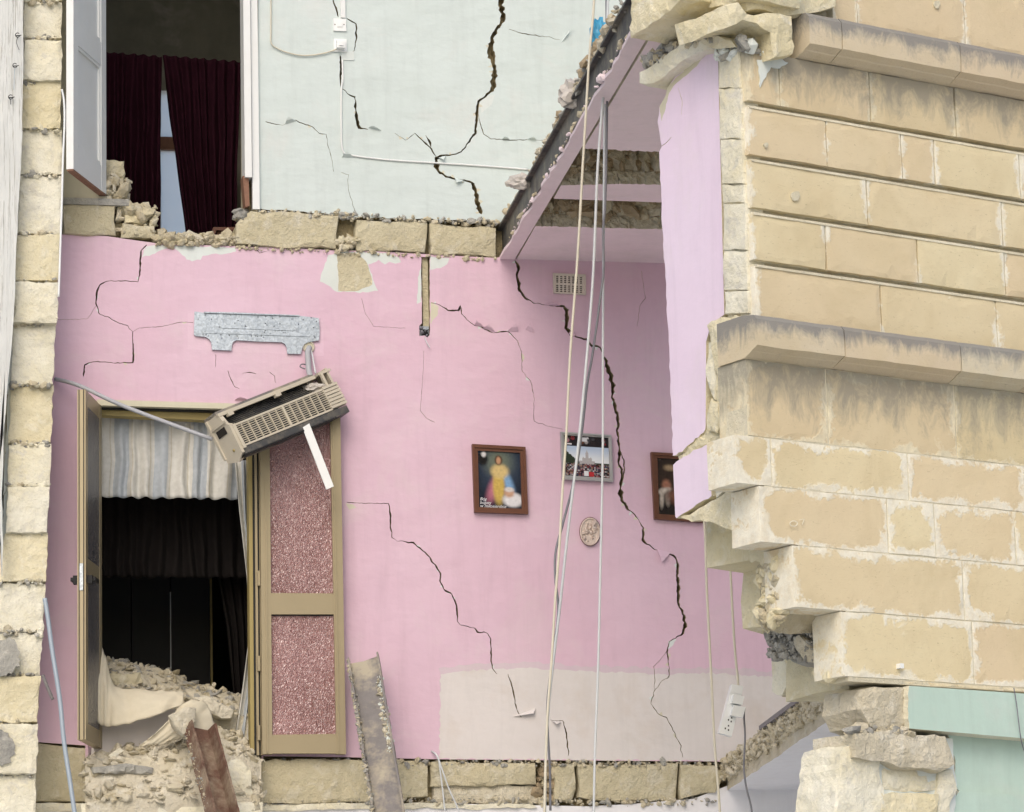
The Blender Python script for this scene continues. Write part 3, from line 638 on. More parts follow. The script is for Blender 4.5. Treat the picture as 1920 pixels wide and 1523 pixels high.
# ------------------------------------------------------------------ ceiling of the pink room, steel beam
ZC = WF.pt(950, 486).z
def zpt(x, y, dz=0.0): p = at_z(x, y, ZC); p.z += dz; return p
ceil = thing('ceiling', zpt(1100, 300), None, None, kind='structure')
def slab(name, quad, z0, z1, mat, parent, rough=.012, nseg=26, rag=(), org=ZC):
    """horizontal slab whose plan is given by photo pixels on its underside"""
    P = [at_z(x, y, org) for x, y in quad]; vs = []; n = len(P); ring = []
    for i in range(n):
        a, b = P[i], P[(i + 1) % n]; m = nseg if i in rag else 2
        for j in range(m):
            q = a.lerp(b, j / m)
            if i in rag and j: q += Vector((random.uniform(-1, 1), random.uniform(-1, 1), 0)) * rough
            ring.append(q)
    m = len(ring); lv = 4 if rag else 1
    for l_ in range(lv + 1):
        for q in ring:
            jx = Vector((random.uniform(-1, 1), random.uniform(-1, 1), 0)) * (rough * .6 if rag and 0 < l_ else 0)
            vs.append(Vector((q.x, q.y, org + z0 + (z1 - z0) * l_ / lv)) + jx)
    fs = [list(range(m))[::-1], [lv * m + i for i in range(m)]]
    for l_ in range(lv):
        for i in range(m): fs.append([l_ * m + i, l_ * m + (i + 1) % m, (l_ + 1) * m + (i + 1) % m, (l_ + 1) * m + i])
    mats = [mat, 'dusty_stone']; fm = [0, 1] + [1] * (len(fs) - 2)
    return mk(name, vs, fs, mats, parent, fm)
# three runs of ceiling slabs with two gaps where slabs fell out; earth fill and floor tiles lie on top
slab('ceiling_slab', [(964,495),(1330,508),(1330,433),(1240,430),(1120,427),(1004,424)], 0, .075, 'pink_ceiling', ceil, rag=(2, 3, 4))
slab('ceiling_slab', [(1038,374),(1330,384),(1330,352),(1180,346),(1052,349)], 0.004, .08, 'pink_ceiling', ceil, rag=(2, 3))
slab('ceiling_slab', [(1094,278),(1200,283),(1330,288),(1330,60),(1228,56)], -.002, .075, 'pink_ceiling', ceil, rag=(0, 1))
slab('fill_layer', [(960,494),(1330,507),(1330,432),(1006,423)], .078, .24, 'earth_fill', ceil, .03, rag=(2,))
slab('fill_layer', [(1040,370),(1330,379),(1330,350),(1054,346)], .083, .24, 'earth_fill', ceil, .03, rag=(2,))
slab('fill_layer', [(1100,268),(1330,276),(1330,60),(1228,56)], .079, .24, 'earth_fill', ceil, .03, rag=(0,))
slab('floor_bed', [(955,488),(1330,502),(1330,50),(1228,46)], .245, .33, 'earth_fill', ceil)
def slot(x0, x1, y, z0, z1, dy=.03):
    def s():
        x = random.uniform(x0, x1); p = at_z(x, y + (x - x0) * dy, ZC); p.z = ZC + random.uniform(z0, z1); return p - WF.n * random.uniform(-.01, .05)
    return s
rubble('fill_stones', slot(1012, 1310, 423, .085, .23), 320, .02, .075, ['earth_fill', 'earth_fill', 'rubble_stone'], ceil, kind='stuff')
rubble('fill_stones', slot(1056, 1310, 346, .09, .23), 320, .02, .06, ['earth_fill', 'earth_fill', 'rubble_stone'], ceil, kind='stuff')
# steel beam: soffit boxed in pink plaster
A, B = zpt(936, 487), zpt(1196, 40); A2, B2 = zpt(965, 489), zpt(1236, 44)
bd = (B - A).normalized(); sd_ = Vector((-bd.y, bd.x, 0)); wd_ = ((A2 - A).dot(sd_) + (B2 - B).dot(sd_)) / 2
UPZ = Vector((0, 0, 1))
beam = thing('ceiling_beam', A, 'steel ceiling beam with pink plastered underside running out from the pink wall', 'beam')
Ae, Be = A - bd * .1, B + bd * .3
h = .20; ft = .014
profile('steel_section', Ae, Be, [(.006,.02),(.09,.02),(.09,.02+ft),(.042,.02+ft),(.042,h),(.09,h),(.09,h+ft),(.0,h+ft),(.0,h),(.03,h),(.03,.02+ft),(.006,.02+ft)], sd_, UPZ, 'steel_dark', beam)
nseg = 46; vs = []; fs = []
for i in range(nseg + 1):      # plaster casing with a crumbled left edge
    q = Ae.lerp(Be, i / nseg); e = random.uniform(-.006, .02)
    for s_, t_ in ((e, .018), (wd_ - .012, .018), (wd_ - .012, -.002), (max(e, 0), -.002)): vs.append(q + sd_ * s_ + UPZ * t_)
for i in range(nseg):
    for j in range(4): a = i * 4 + j; b = i * 4 + (j + 1) % 4; fs.append([a, b, b + 4, a + 4])
fs += [[3, 2, 1, 0], [nseg * 4 + j for j in range(4)]]
mk('plaster_casing', vs, fs, 'pink_ceiling', beam)
def along(A_, B_, s0, s1, z0, z1, t0=0., t1=1.):
    def s(): return A_.lerp(B_, random.uniform(t0, t1)) + sd_ * random.uniform(s0, s1) + UPZ * random.uniform(z0, z1)
    return s
rubble('plaster_crumbs', along(Ae, Be, -.002, .02, .018, .04, .1), 130, .005, .028, ['rubble_stone', 'pink_ceiling'], beam, kind='stuff')
rubble('floor_debris', along(Ae, Be, .01, .14, .222, .30, .42), 520, .012, .06, ['rubble_stone', 'dusty_stone', 'earth_fill', 'grey_mortar'], None, label='yellowish rubble of the broken floor lying along the steel ceiling beam', cat='rubble', kind='stuff')
rubble('floor_debris', along(Ae, Be, .0, .06, .216, .24, .08, .42), 60, .01, .04, ['rubble_stone', 'dusty_stone'], None, label='thin crumbs of rubble on the far end of the steel ceiling beam', cat='rubble', kind='stuff')
def crumple(name, c, s, mat, label, cat, sq=(1, .5, .7)):
    bm = bmesh.new(); bmesh.ops.create_icosphere(bm, subdivisions=3, radius=1)
    sd0 = random.uniform(0, 50)
    for v in bm.verts:
        d = noise.noise(v.co * 2.2 + Vector((sd0, 0, 0))); r_ = 1 + .55 * d + .3 * abs(noise.noise(v.co * 5 + Vector((0, sd0, 0))))
        v.co = Vector((v.co.x * sq[0], v.co.y * sq[1], v.co.z * sq[2])) * r_ * s
    vs = [v.co + c for v in bm.verts]; fs = [[v.index for v in f.verts] for f in bm.faces]; bm.free()
    return mk(name, vs, fs, mat, label=label, cat=cat)
crumple('plastic_scrap', at_z(1124, 66, ZC + .34), .085, 'blue_plastic', 'crumpled bright blue plastic on the rubble above the ceiling beam', 'plastic', (.5, .4, 1.0))
crumple('plastic_scrap', at_z(976, 342, ZC + .2), .075, 'grey_plastic', 'crumpled clear plastic hanging at the side of the ceiling beam', 'plastic', (1.0, .4, .6))
crumple('plastic_scrap', at_z(1076, 176, ZC + .24), .10, 'grey_plastic', 'torn greyish plastic sheet in the rubble on the ceiling beam', 'plastic', (.8, .4, .8))

# ------------------------------------------------------------------ party wall stub at the left
stub = thing('party_wall', SF.W(-3.0, -1), 'broken end of the party wall, a column of rough pale stone blocks', 'wall')
ys = [-330, -250, -160, -75, 2, 73, 152, 242, 328, 440, 527, 607, 722, 832, 912, 1000, 1092, 1186, 1266, 1356, 1452, 1545, 1640]
def redge(y):
    P = [(-330, 124), (0, 118), (200, 116), (440, 113), (600, 106), (720, 101), (900, 95), (1090, 86), (1270, 77), (1400, 70), (1700, 66)]
    for a, b in zip(P, P[1:]):
        if a[0] <= y <= b[0]: return a[1] + (b[1] - a[1]) * (y - a[0]) / (b[0] - a[0])
    return 66
def ledge(y): return max(-12, 46 - max(0, y) * .036) if y < 1090 else -12
deep = {3: .03, 6: .035, 11: .04, 12: .02}
for i, (a, b) in enumerate(zip(ys, ys[1:])):
    rr = random.uniform(-4, 4); g_ = 1.2
    rocky('stone_block', SF, [(ledge(a) + random.uniform(-2, 2), a + g_), (redge(a) + rr * .5, a + g_ + random.uniform(-2, 2)), (redge(b) + rr, b - g_), (ledge(b), b - g_)], random.uniform(-.03, .04) - deep.get(i, 0), .3,
          'pale_stone' if i % 3 else 'fresh_stone', .007, .03, .009, stub, px=True, freq=13)
# the wall's length behind its broken end
q = [SF.l(52, 200, -.3), SF.l(110, 200, -.3)]
for y0, y1 in ((-330, 600), (600, 1640)):
    ym = (y0 + y1) / 2
    quadslab('masonry_core', SF, [(ledge(y0) + 4, y0), (redge(y0) - 14, y0), (redge(y1) - 14, y1), (ledge(y1) + 4, y1)], -.26, -.085, 'grey_mortar', stub)
def stubr():
    y = random.choice(ys[3:-1]) + random.uniform(-5, 5); return SF.pt(random.uniform(ledge(y) + 2, redge(y) - 6), y, random.uniform(-.05, -.0))
rubble('mortar_crumbs', stubr, 900, .006, .028, ['grey_mortar', 'rubble_stone', 'pale_stone'], stub, kind='stuff')
for poly in ([(6,1200),(18,1194),(30,1205),(38,1222),(36,1248),(22,1262),(6,1268),(-8,1262),(-8,1205)], [(-8,1368),(10,1372),(26,1390),(28,1412),(14,1432),(-8,1440)]):
    rocky('mortar_patch', SF, resample(poly, 5, 4), .044, .03, 'grey_mortar', .007, .025, .002, stub, px=True, freq=13)
# neighbouring painted pier at the very left
pier = thing('painted_pier', SF.W(-3.4, -1, .1), 'weathered white painted timber boarding along the left edge', 'boarding')
PF = Frame(SF.W(0, 0, .12), WF.u, WF.n)
for xa, xb in ((-60, 6), (7, 24), (25, 44)):
    k0 = .052
    rocky('board', PF, [(xa + 5, -330), (xb + 3, -330), (xb - 2, 250), (min(xb, 33) - 0 if xb > 30 else xb - 4, 430), (min(xb, 26) if xb > 20 else xb - 6, 600), (min(xb, 8) if xb > 6 else xb - 6, 800), (min(xb, 2) - 6, 900), (xa - 20, 1080), (xa - 20, 900)] if xb > 30 else
          [(xa + 5, -330), (xb + 3, -330), (xb - 2, 250), (xb - 5, 430), (min(xb, 18) - 5, 640), (min(xb, 6) - 6, 820), (min(xb, 2) - 8, 1000), (xa - 24, 1000), (xa - 18, 600)], 0, .06, 'timber_peeling', .003, .09, .004, pier, px=True, freq=2)
for xa in (-120, -180, -240, -300, -360):
    rocky('board', PF, [(xa + 3, -330), (xa + 61, -330), (xa + 38, 1085), (xa - 20, 1085)], 0, .06, 'timber_peeling', .003, .09, .004, pier, px=True, freq=2)
quadslab('boarding_core', PF, [(-90, -330), (38, -330), (26, 430), (8, 700), (-8, 900), (-12, 1085), (-90, 1085)][0:1] + [(38, -330), (10, 640), (-60, 1085)], -.2, -.062, 'grey_mortar', pier)
for i, (x, y) in enumerate(((35, 66), (30, 123), (22, 182))):
    hk = thing('wire_hook', PF.pt(x, y, .02), ('topmost', 'middle', 'lowest')[i] + ' dark wire hook screwed into the white boarding', 'hook', 'wire hooks in the boarding')
    tube('shank', [PF.pt(x - 6, y + 1, .0), PF.pt(x, y + 1, .02), PF.pt(x + 5, y, .03)], .003, 'dowel_dark', hk, 6)
    tube('eye', [PF.pt(x - 2 + 4 * math.cos(t), y + 4 * math.sin(t), .03) for t in [j * .7 for j in range(9)]], .0025, 'dowel_dark', hk, 6)
    tube('wire', [PF.pt(x - 2, y + 4, .03), PF.pt(x - 4 + i, y + 14, .03), PF.pt(x + 1 - 5 * (i == 1), y + 28 + 18 * (i == 1), .02)][:3 if i < 2 else 2], .0018, 'pipe_blue' if i == 1 else 'dowel_dark', hk, 6)

# ================================================================== STREET FRONT
facade = thing('stone_facade', FF.W(1.0, -4), 'torn street front of tan limestone blocks with grimy cornices', 'building')
def V_(x, y): return FF.l(x, y)[1]
def U_(x, y): return FF.l(x, y)[0]
UR = U_(2560, 700)
def spread(us):          # carry the courses on beyond the frame
    while us[-1] + .75 < UR: us = us + [us[-1] + random.uniform(.45, .65)]
    return us + [UR]
def course(vt, vb, u0, joints, mat, gap=.0022, w=0.0, depth=.22, name='stone_block', edge='xy', grime_shade=None, amp=.0022, chip=.006, step=.055, vgap=None):
    us = spread([u0] + joints); vg = gap if vgap is None else vgap
    for a, b in zip(us, us[1:]):
        rocky(name, FF, [(a + gap, vb + vg), (b - gap, vb + vg), (b - gap, vt - vg), (a + gap, vt - vg)], w + random.uniform(-.0015, .0015), depth, mat, amp, step, chip, facade, edge=edge, grime_shade=grime_shade, jit=.0015)
def js(y, *xs): return [U_(x, y) for x in xs]
v_up_t, v_up_b = V_(1490, 28), V_(1490, 108)
G = [V_(1404, 194), V_(1407, 294), V_(1412, 394), V_(1416, 492)]
v_c2t, v_c2b = V_(1392, 592), V_(1394, 672)
rows = [V_(1376, 814), V_(1382, 906), V_(1487, 1022), V_(1582, 1146), V_(1604, 1246), V_(1700, 1284)]
u_corner = U_(1410, 400)
gh = .013
# above the upper cornice
course(v_up_t + .33, v_up_t + .012, U_(1560, 10), js(-40, 1605, 1805), 'ashlar_banded', edge='x', grime_shade=lambda t: max(0, .55 - t * 3))
course(v_up_t + .62, v_up_t + .335, U_(1400, -90), js(-130, 1530, 1720, 1900), 'ashlar_banded', edge='x')
course(v_up_t + .91, v_up_t + .625, U_(1400, -190), js(-230, 1630, 1820), 'ashlar_banded', edge='x')
course(v_up_b, G[0] + gh, u_corner, js(150, 1462), 'ashlar_frieze', grime_shade=lambda t: t ** .8 * 1.0, edge='x')  # grey towards the top: grime plus the cornice's shade put into the colour
course(G[0] - gh, G[1] + gh, u_corner, js(245, 1549, 1689, 1750, 1908), 'ashlar_banded', edge='x', chip=.007)
course(G[1] - gh, G[2] + gh, u_corner, js(345, 1625, 1876), 'ashlar_banded', edge='x', chip=.007)
course(G[2] - gh, G[3] + gh, u_corner, js(445, 1549, 1719), 'ashlar_banded', edge='x', chip=.007)
course(G[3] - gh, v_c2t + .004, u_corner, js(540, 1651, 1866), 'ashlar_banded', edge='x', chip=.007, grime_shade=lambda t: 0)
for v in G:            # pale mortar beads in the grooves
    vv = v - .004
    profile('groove_bead', FF.W(u_corner + .01, vv, -.028), FF.W(UR, vv, -.028), [(-.04, -.018), (.030, -.018), (.029, -.009), (.018, -.002), (-.04, .0)], FF.n, UPZ, 'mortar_bed', facade)
def cornice(vt, vb, u0, joints, proj, name='cornice_block'):
    us = spread([u0] + joints); hgt = vt - vb
    pr = [(-.2, 0), (.0, 0), (.02, .004), (proj * .55, .02), (proj * .6, hgt * .12), (proj, hgt * .2), (proj + .004, hgt * .5), (proj, hgt * .82), (proj * .8, hgt * .93), (.0, hgt), (-.2, hgt)]
    for a, b in zip(us, us[1:]):
        m = max(2, int((b - a) / .05)); vs, fs, gr = [], [], []; n = len(pr); sd0 = random.uniform(0, 99)
        for i in range(m + 1):
            u = a + .0025 + (b - a - .005) * i / m
            for j, (s_, t_) in enumerate(pr):
                nn = noise.noise_vector((u * 8 + sd0, t_ * 8, s_ * 8)) * .005
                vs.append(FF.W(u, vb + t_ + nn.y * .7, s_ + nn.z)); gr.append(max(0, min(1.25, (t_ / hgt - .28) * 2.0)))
        for i in range(m):
            for j in range(n): k_ = (j + 1) % n; fs.append([i * n + j, i * n + k_, (i + 1) * n + k_, (i + 1) * n + j])
        fs += [list(range(n))[::-1], [m * n + j for j in range(n)]]
        fs = [f[::-1] for f in fs]
        mk(name, vs, fs, 'ashlar_cornice', facade, attrs={'edge': [.05] * len(vs), 'grime_shade': gr})
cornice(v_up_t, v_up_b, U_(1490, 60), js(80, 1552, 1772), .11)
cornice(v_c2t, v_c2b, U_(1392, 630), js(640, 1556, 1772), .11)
course(v_c2b, rows[0], U_(1400, 740), js(750, 1551, 1790), 'ashlar_frieze', grime_shade=lambda t: t ** .9 * 1.0, edge='xy')  # grime and painted shade of the lower cornice, strongest at the top
course(rows[0], rows[1], U_(1379, 860), js(860, 1446, 1702, 1918), 'ashlar_rubbed')
course(rows[1], rows[2], U_(1424, 965), js(970, 1664, 1752, 1902), 'ashlar_rubbed')
course(rows[2], rows[3], U_(1487, 1080), js(1090, 1806), 'ashlar_rubbed')
course(rows[3], rows[4] - .06, U_(1578, 1200), js(1210, 1824), 'ashlar_rubbed')
course(rows[4] - .062, rows[5], U_(1690, 1262), js(1270, 1880), 'ashlar_frieze', grime_shade=lambda t: max(0, .6 - t * 1.5))
# mortar bed behind the joints
sheet('mortar_bed', FF, [(u_corner + .03, v_c2t), (UR - .02, v_c2t), (UR - .02, v_up_t + .9), (u_corner + .35, v_up_t + .9), (u_corner + .35, v_up_b), (u_corner + .03, v_up_b)], -.05, .15, ['mortar_bed'], parent=facade, local=True)
sheet('mortar_bed', FF, [(U_(1590, 1210), rows[5]), (UR - .02, rows[5]), (UR - .02, v_c2b), (U_(1410, 740), v_c2b), (U_(1390, 850), rows[1] + .01), (U_(1436, 965), rows[1] + .01), (U_(1436, 965), rows[2] + .01), (U_(1500, 1080), rows[2] + .01), (U_(1500, 1080), rows[3] + .01), (U_(1590, 1210), rows[3] + .01)], -.005, .15, ['mortar_bed'], parent=facade, local=True)
# inner leaf of the wall behind the facing, up to the reveal
def innerleaf(vt, vb, u0, w0=-.24, d=.5): rocky('inner_leaf', FF, [(u0, vb), (UR - .03, vb), (UR - .03, vt), (u0, vt)], w0, d, 'fresh_stone', .02, .14, .02, facade, freq=4)
innerleaf(v_up_t + .88, v_up_b + .0, u_corner + .42); innerleaf(v_up_b - .005, v_c2t, u_corner + .09); innerleaf(v_c2t - .005, rows[1], u_corner + .07)
innerleaf(rows[1] - .005, rows[2], U_(1500, 965)); innerleaf(rows[2] - .005, rows[3], U_(1570, 1080)); innerleaf(rows[3] - .005, rows[5], U_(1650, 1200))

# --- broken end: pink painted reveal and the stones beside it (plane EF)
rev = resample([(1346,96),(1332,97),(1300,112),(1275,130),(1262,150),(1250,165),(1247,180),(1237,200),(1234,228),(1238,250),(1241,275),(1237,285),(1240,400),(1248,520),(1256,700),(1262,852)], 12, 1.2, False) + resample([(1262,856),(1278,846),(1300,828),(1322,806)], 6, 2.2, False) + [(1323,800),(1324,640),(1334,607),(1358,590)]
sheet('pink_reveal', EF, rev, 0.0, .10, ['pink_reveal', 'undercoat', 'fresh_stone', 'cream_paint'], [crack([(1272,165,.6),(1279,190,1.5),(1278,215,.6)], .6), crack([(1240,275,1.5),(1250,267,2),(1259,258,.8)], .8)],
      [(resample([(1236,196),(1246,180),(1250,166),(1262,152),(1300,116),(1318,106),(1306,124),(1280,146),(1262,162),(1252,182),(1246,210),(1240,228)], 6, 1.2), 3)], parent=facade, side=2, back=True)
sheet('pink_reveal', EF, resample([(1330,832),(1336,850),(1334,930)], 8, 1, False) + resample([(1334,930),(1300,952),(1268,972)], 7, 2, False) + [(1266,968),(1262,872),(1268,866)] + resample([(1270,865),(1300,846),(1330,832)], 7, 1.5, False), .004, .16, ['pink_reveal', 'fresh_stone'], parent=facade, back=True)
for a, b, x0, x1 in ((88, 166, 1346, 1401), (166, 262, 1347, 1404), (262, 346, 1350, 1407), (346, 382, 1352, 1411), (382, 470, 1354, 1413), (470, 545, 1356, 1416), (545, 589, 1358, 1418)):
    rocky('jamb_stone', EF, [(x0, a + 1), (x1 - 17, a - 1), (x1 - 16, b - 2), (x0 + 1, b - 1)], .032 + random.uniform(-.004, .004), .11, 'pale_stone', .006, .04, .008, facade, px=True, freq=9)
# broken blocks under the lower cornice, in the end of the wall
for poly, w, d, m in (([(1326,608),(1334,600),(1376,590),(1388,594),(1392,640),(1386,672),(1370,686),(1344,704),(1336,690),(1332,650)], .03, .16, 'fresh_stone'),
                      ([(1324,640),(1336,640),(1342,704),(1338,748),(1330,730),(1324,690)], .01, .1, 'pale_stone'),
                      ([(1338,706),(1372,690),(1392,684),(1396,740),(1392,800),(1352,806),(1346,770),(1336,744)], .0, .18, 'fresh_stone'),
                      ([(1392,684),(1404,690),(1404,800),(1380,812),(1390,760)], .02, .12, 'pale_stone'),
                      ([(1326,744),(1346,760),(1348,790),(1340,812),(1324,806)], .02, .1, 'fresh_stone'),
                      ([(1334,834),(1376,816),(1384,900),(1338,936)], .014, .2, 'pale_stone'),
                      ([(1268,858),(1326,804),(1376,812),(1340,828),(1272,866)], -.01, .2, 'fresh_stone')):
    rocky('broken_stone', EF, poly, w, d, m, .014, .03, .012, facade, px=True, freq=9)
# stepped broken edge below: core lumps and inner blocks
def eframe(x, y, du=.02): return Frame(FF.W(U_(x, y) + du, 0, 0), FF.n, -FF.u)
E2, E3, E4, E5 = eframe(1424, 965), eframe(1487, 1080), eframe(1578, 1200), eframe(1690, 1262)
def brk(fr, items, name='broken_stone'):
    for poly, w, d, m in items: rocky(name, fr, poly, w, d, m, .016, .032, .012, facade, px=True, freq=9)
brk(E2, (([(1272,972),(1300,956),(1384,908),(1404,912),(1402,990),(1384,1002),(1330,976)], .0, .35, 'fresh_stone'),))
brk(E3, (([(1378,1036),(1420,1008),(1470,1010),(1472,1036),(1432,1058),(1406,1058)], -.03, .3, 'fresh_stone'),
         ([(1420,1060),(1440,1046),(1464,1044),(1468,1140),(1446,1182),(1426,1170),(1422,1110)], -.04, .35, 'rubble_stone')))
brk(E4, (([(1422,1176),(1470,1152),(1520,1156),(1556,1150),(1552,1200),(1540,1240),(1500,1250),(1456,1232),(1440,1206)], -.05, .35, 'grey_mortar'),
         ([(1482,1198),(1500,1192),(1522,1220),(1528,1240),(1506,1242),(1490,1222)], .0, .1, 'dusty_stone'),
         ([(1516,1262),(1530,1242),(1552,1248),(1564,1266),(1548,1280),(1524,1278)], .02, .16, 'fresh_stone'),
         ([(1424,1060),(1446,1080),(1444,1130),(1456,1160),(1430,1186),(1422,1150)], -.02, .2, 'fresh_stone')))
brk(E5, (([(1448,1228),(1470,1222),(1490,1240),(1484,1274),(1464,1306),(1448,1300)], .0, .25, 'pale_stone'),
         ([(1484,1244),(1520,1250),(1560,1264),(1640,1282),(1636,1310),(1540,1312),(1464,1306),(1482,1278)], -.03, .4, 'dusty_stone'),
         ([(1562,1272),(1600,1262),(1668,1266),(1684,1280),(1670,1298),(1630,1298),(1590,1292)], .02, .3, 'dusty_stone')))
def e3r(fr, x0, x1, y0, y1, w0, w1):
    return lambda: fr.pt(random.uniform(x0, x1), random.uniform(y0, y1), random.uniform(w0, w1))
rubble('core_rubble', e3r(E3, 1426, 1464, 1056, 1170, -.05, .01), 170, .015, .06, ['rubble_stone', 'fresh_stone'], facade, kind='stuff')
rubble('core_rubble', e3r(E4, 1440, 1546, 1160, 1238, -.06, .0), 520, .006, .028, ['grey_mortar'], facade, kind='stuff')
rubble('core_rubble', e3r(E5, 1484, 1610, 1238, 1280, -.05, .0), 110, .012, .045, ['rubble_stone', 'grey_mortar'], facade, kind='stuff')

# --- broken top of the end
for nm, poly, w, d, m in (('broken_stone', [(1180,-40),(1290,-40),(1282,-6),(1262,14),(1232,36),(1181,72)], .26, .42, 'fresh_stone'),
                          ('broken_stone', [(1282,10),(1310,6),(1352,14),(1356,40),(1336,48),(1306,40),(1284,54),(1278,36)], .05, .2, 'fresh_stone'),
                          ('broken_stone', [(1290,-60),(1400,-60),(1392,-6),(1366,8),(1330,12),(1290,6)], .09, .35, 'fresh_stone'),
                          ('lintel_slab', [(1197,157),(1197,136),(1240,108),(1298,70),(1340,68),(1368,73),(1378,86),(1340,90),(1304,98),(1262,126),(1222,158)], .07, .22, 'pale_stone')):
    rocky(nm, EF, poly, w, d, m, .016, .04, .014, facade, px=True, freq=7)
rocky('broken_stone', FF, [(1362,8),(1384,2),(1400,24),(1412,26),(1436,22),(1488,28),(1492,100),(1452,106),(1446,60),(1420,44),(1392,36),(1366,46)], .10, .4, 'fresh_stone', .016, .035, .014, facade, px=True, freq=7)
rocky('broken_stone', FF, [(1380,-60),(1560,-60),(1570,12),(1500,28),(1440,22),(1404,20)], .06, .4, 'fresh_stone', .02, .05, .016, facade, px=True, freq=6)
def ef(x0, y0, x1, y1, t, w0, w1):
    def s():
        k_ = random.random(); return EF.pt(x0 + (x1 - x0) * k_ + random.uniform(-8, 8), y0 + (y1 - y0) * k_ + random.uniform(-t, t), random.uniform(w0, w1))
    return s
rubble('mortar_rubble', ef(1214, 118, 1345, 60, 9, -.08, .06), 420, .012, .045, ['grey_mortar', 'grey_mortar', 'rubble_stone'], facade, kind='stuff')
rubble('mortar_rubble', lambda: FF.W(u_corner + random.uniform(-.04, .2), v_up_b + random.uniform(-.01, .04), random.uniform(-.2, .02)), 130, .012, .05, ['grey_mortar', 'undercoat'], facade, kind='stuff')
sheet('mortar_smear', FF, resample([(1420,112),(1462,108),(1478,118),(1462,128),(1446,126),(1432,150),(1426,164),(1424,140)], 6, 1.5), .006, .012, ['undercoat'], parent=facade)
# chalk marks, pale knocks and a screw on the blocks
tube('chalk_mark', [FF.pt(1488 + 7 * math.cos(t), 982 + 5 * math.sin(t), .011) for t in [j * .6 for j in range(12)]], .0022, 'chalk', facade, 5)
tube('chalk_mark', [FF.pt(1500, 975, .011), FF.pt(1508, 973, .011), FF.pt(1504, 984, .011)], .002, 'chalk', facade, 5, False)
for x, y, r_ in ((1492, 368, 8), (1437, 272, 4), (1757, 8, 6)):
    sheet('knocked_spot', FF, [(x + r_ * (1 + .4 * noise.noise((t, x, 0))) * math.cos(t), y + r_ * 1.2 * (1 + .4 * noise.noise((t, y, 2))) * math.sin(t)) for t in [j * .45 for j in range(14)]], .009, .02, ['mortar_bed'], parent=facade)
fbox('wall_plug', FF, 1688, 1244, 1695, 1253, 0, .03, 'plastic_white', facade)

# ------------------------------------------------------------------ green shopfront below
shop = thing('green_shopfront', FF.W(1.6, -5), 'pale green painted plaster front with a projecting lintel at the lower right', 'wall')
def gsheet(name, poly, w, d, mat='green_paint'): return sheet(name, FF, poly, w, d, [mat, 'pale_stone'], parent=shop, back=True)
gsheet('green_lintel', resample([(1703,1286),(1702,1320),(1705,1366)], 8, 1.5, False) + [(1705,1366),(2560,1440),(2560,1344)], .03, .25)
gsheet('green_panel', resample([(1776,1372),(1790,1420),(1792,1470),(1800,1486)], 7, 2, False) + [(1800,1486),(2560,1536),(2560,1420),(1800,1366)], -.07, .2)
gsheet('green_panel', resample([(1800,1484),(1788,1500),(1770,1540)], 7, 2, False) + [(1770,2300),(2560,2300),(2560,1536)], -.05, .2)
tube('thin_wire', [FF.pt(1901, 1290, .04), FF.pt(1906, 1320, .045), FF.pt(1914, 1384, .045), FF.pt(1921, 1410, -.03)], .003, 'cable_grey', shop, 6)
pierw = thing('broken_pier', FF.W(.7, -5), 'broken stone and plaster pier left of the green shopfront', 'wall')
for poly, w, d, m in (([(1622,1290),(1660,1284),(1700,1288),(1702,1366),(1664,1372),(1632,1362),(1616,1330)], .0, .3, 'dusty_stone'),
                      ([(1600,1376),(1660,1370),(1776,1380),(1786,1402),(1792,1432),(1770,1446),(1690,1440),(1650,1426),(1604,1420)], .04, .3, 'dusty_stone'),
                      ([(1580,1400),(1602,1392),(1650,1428),(1660,1500),(1650,1560),(1560,1560),(1572,1470)], .0, .3, 'pale_stone'),
                      ([(1650,1442),(1690,1444),(1764,1450),(1760,1482),(1700,1486),(1656,1478)], -.03, .3, 'pale_stone'),
                      ([(1652,1484),(1760,1488),(1756,1560),(1650,1560)], .0, .3, 'fresh_stone'),
                      ([(1762,1446),(1790,1440),(1798,1480),(1764,1560),(1758,1500)], -.01, .3, 'pale_stone'),
                      ([(1592,1384),(1700,1378),(1786,1384),(1796,1470),(1790,1560),(1572,1560),(1580,1440)], -.035, .25, 'undercoat')):
    rocky('broken_stone', FF, poly, w, d, m, .012, .03, .012, pierw, px=True, freq=8)
rocky('pier_body', FF, [(1560,1560),(1800,1560),(1800,2300),(1560,2300)], 0, .3, 'pale_stone', .02, .12, .015, pierw, px=True)
rubble('mortar_crumbs', lambda: FF.pt(random.uniform(1596, 1700), random.uniform(1362, 1382), random.uniform(-.12, .03)), 130, .01, .05, ['rubble_stone', 'grey_mortar', 'dusty_stone'], pierw, kind='stuff')

# ------------------------------------------------------------------ what is left of the floor at the right
ZL = WF.pt(1364, 1482).z
flr = thing('floor_remnant', at_z(1480, 1400, ZL), None, None, kind='structure')
slab('floor_slab', [(1358,1487),(1609,1313),(1720,1313),(1640,1500)], 0, .07, 'lilac_paint', flr, .008, 40, rag=(0,), org=ZL)
A, B = at_z(1362, 1481, ZL), at_z(1612, 1311, ZL)
fd = (B - A).normalized(); fs_ = Vector((-fd.y, fd.x, 0))
def fl(z0, z1, s0=-.03, s1=.03): return lambda: A.lerp(B, random.uniform(-.03, 1.05)) + fs_ * random.uniform(s0, s1) + UPZ * random.uniform(z0, z1)
slab('floor_fill', [(1366,1481),(1611,1312),(1720,1313),(1640,1492)], .072, .19, 'rubble_stone', flr, .02, 50, rag=(0,), org=ZL)
rubble('fill_stones', fl(.06, .19, -.025, .03), 2200, .006, .03, ['rubble_stone', 'dusty_stone', 'rubble_stone'], flr, kind='stuff')
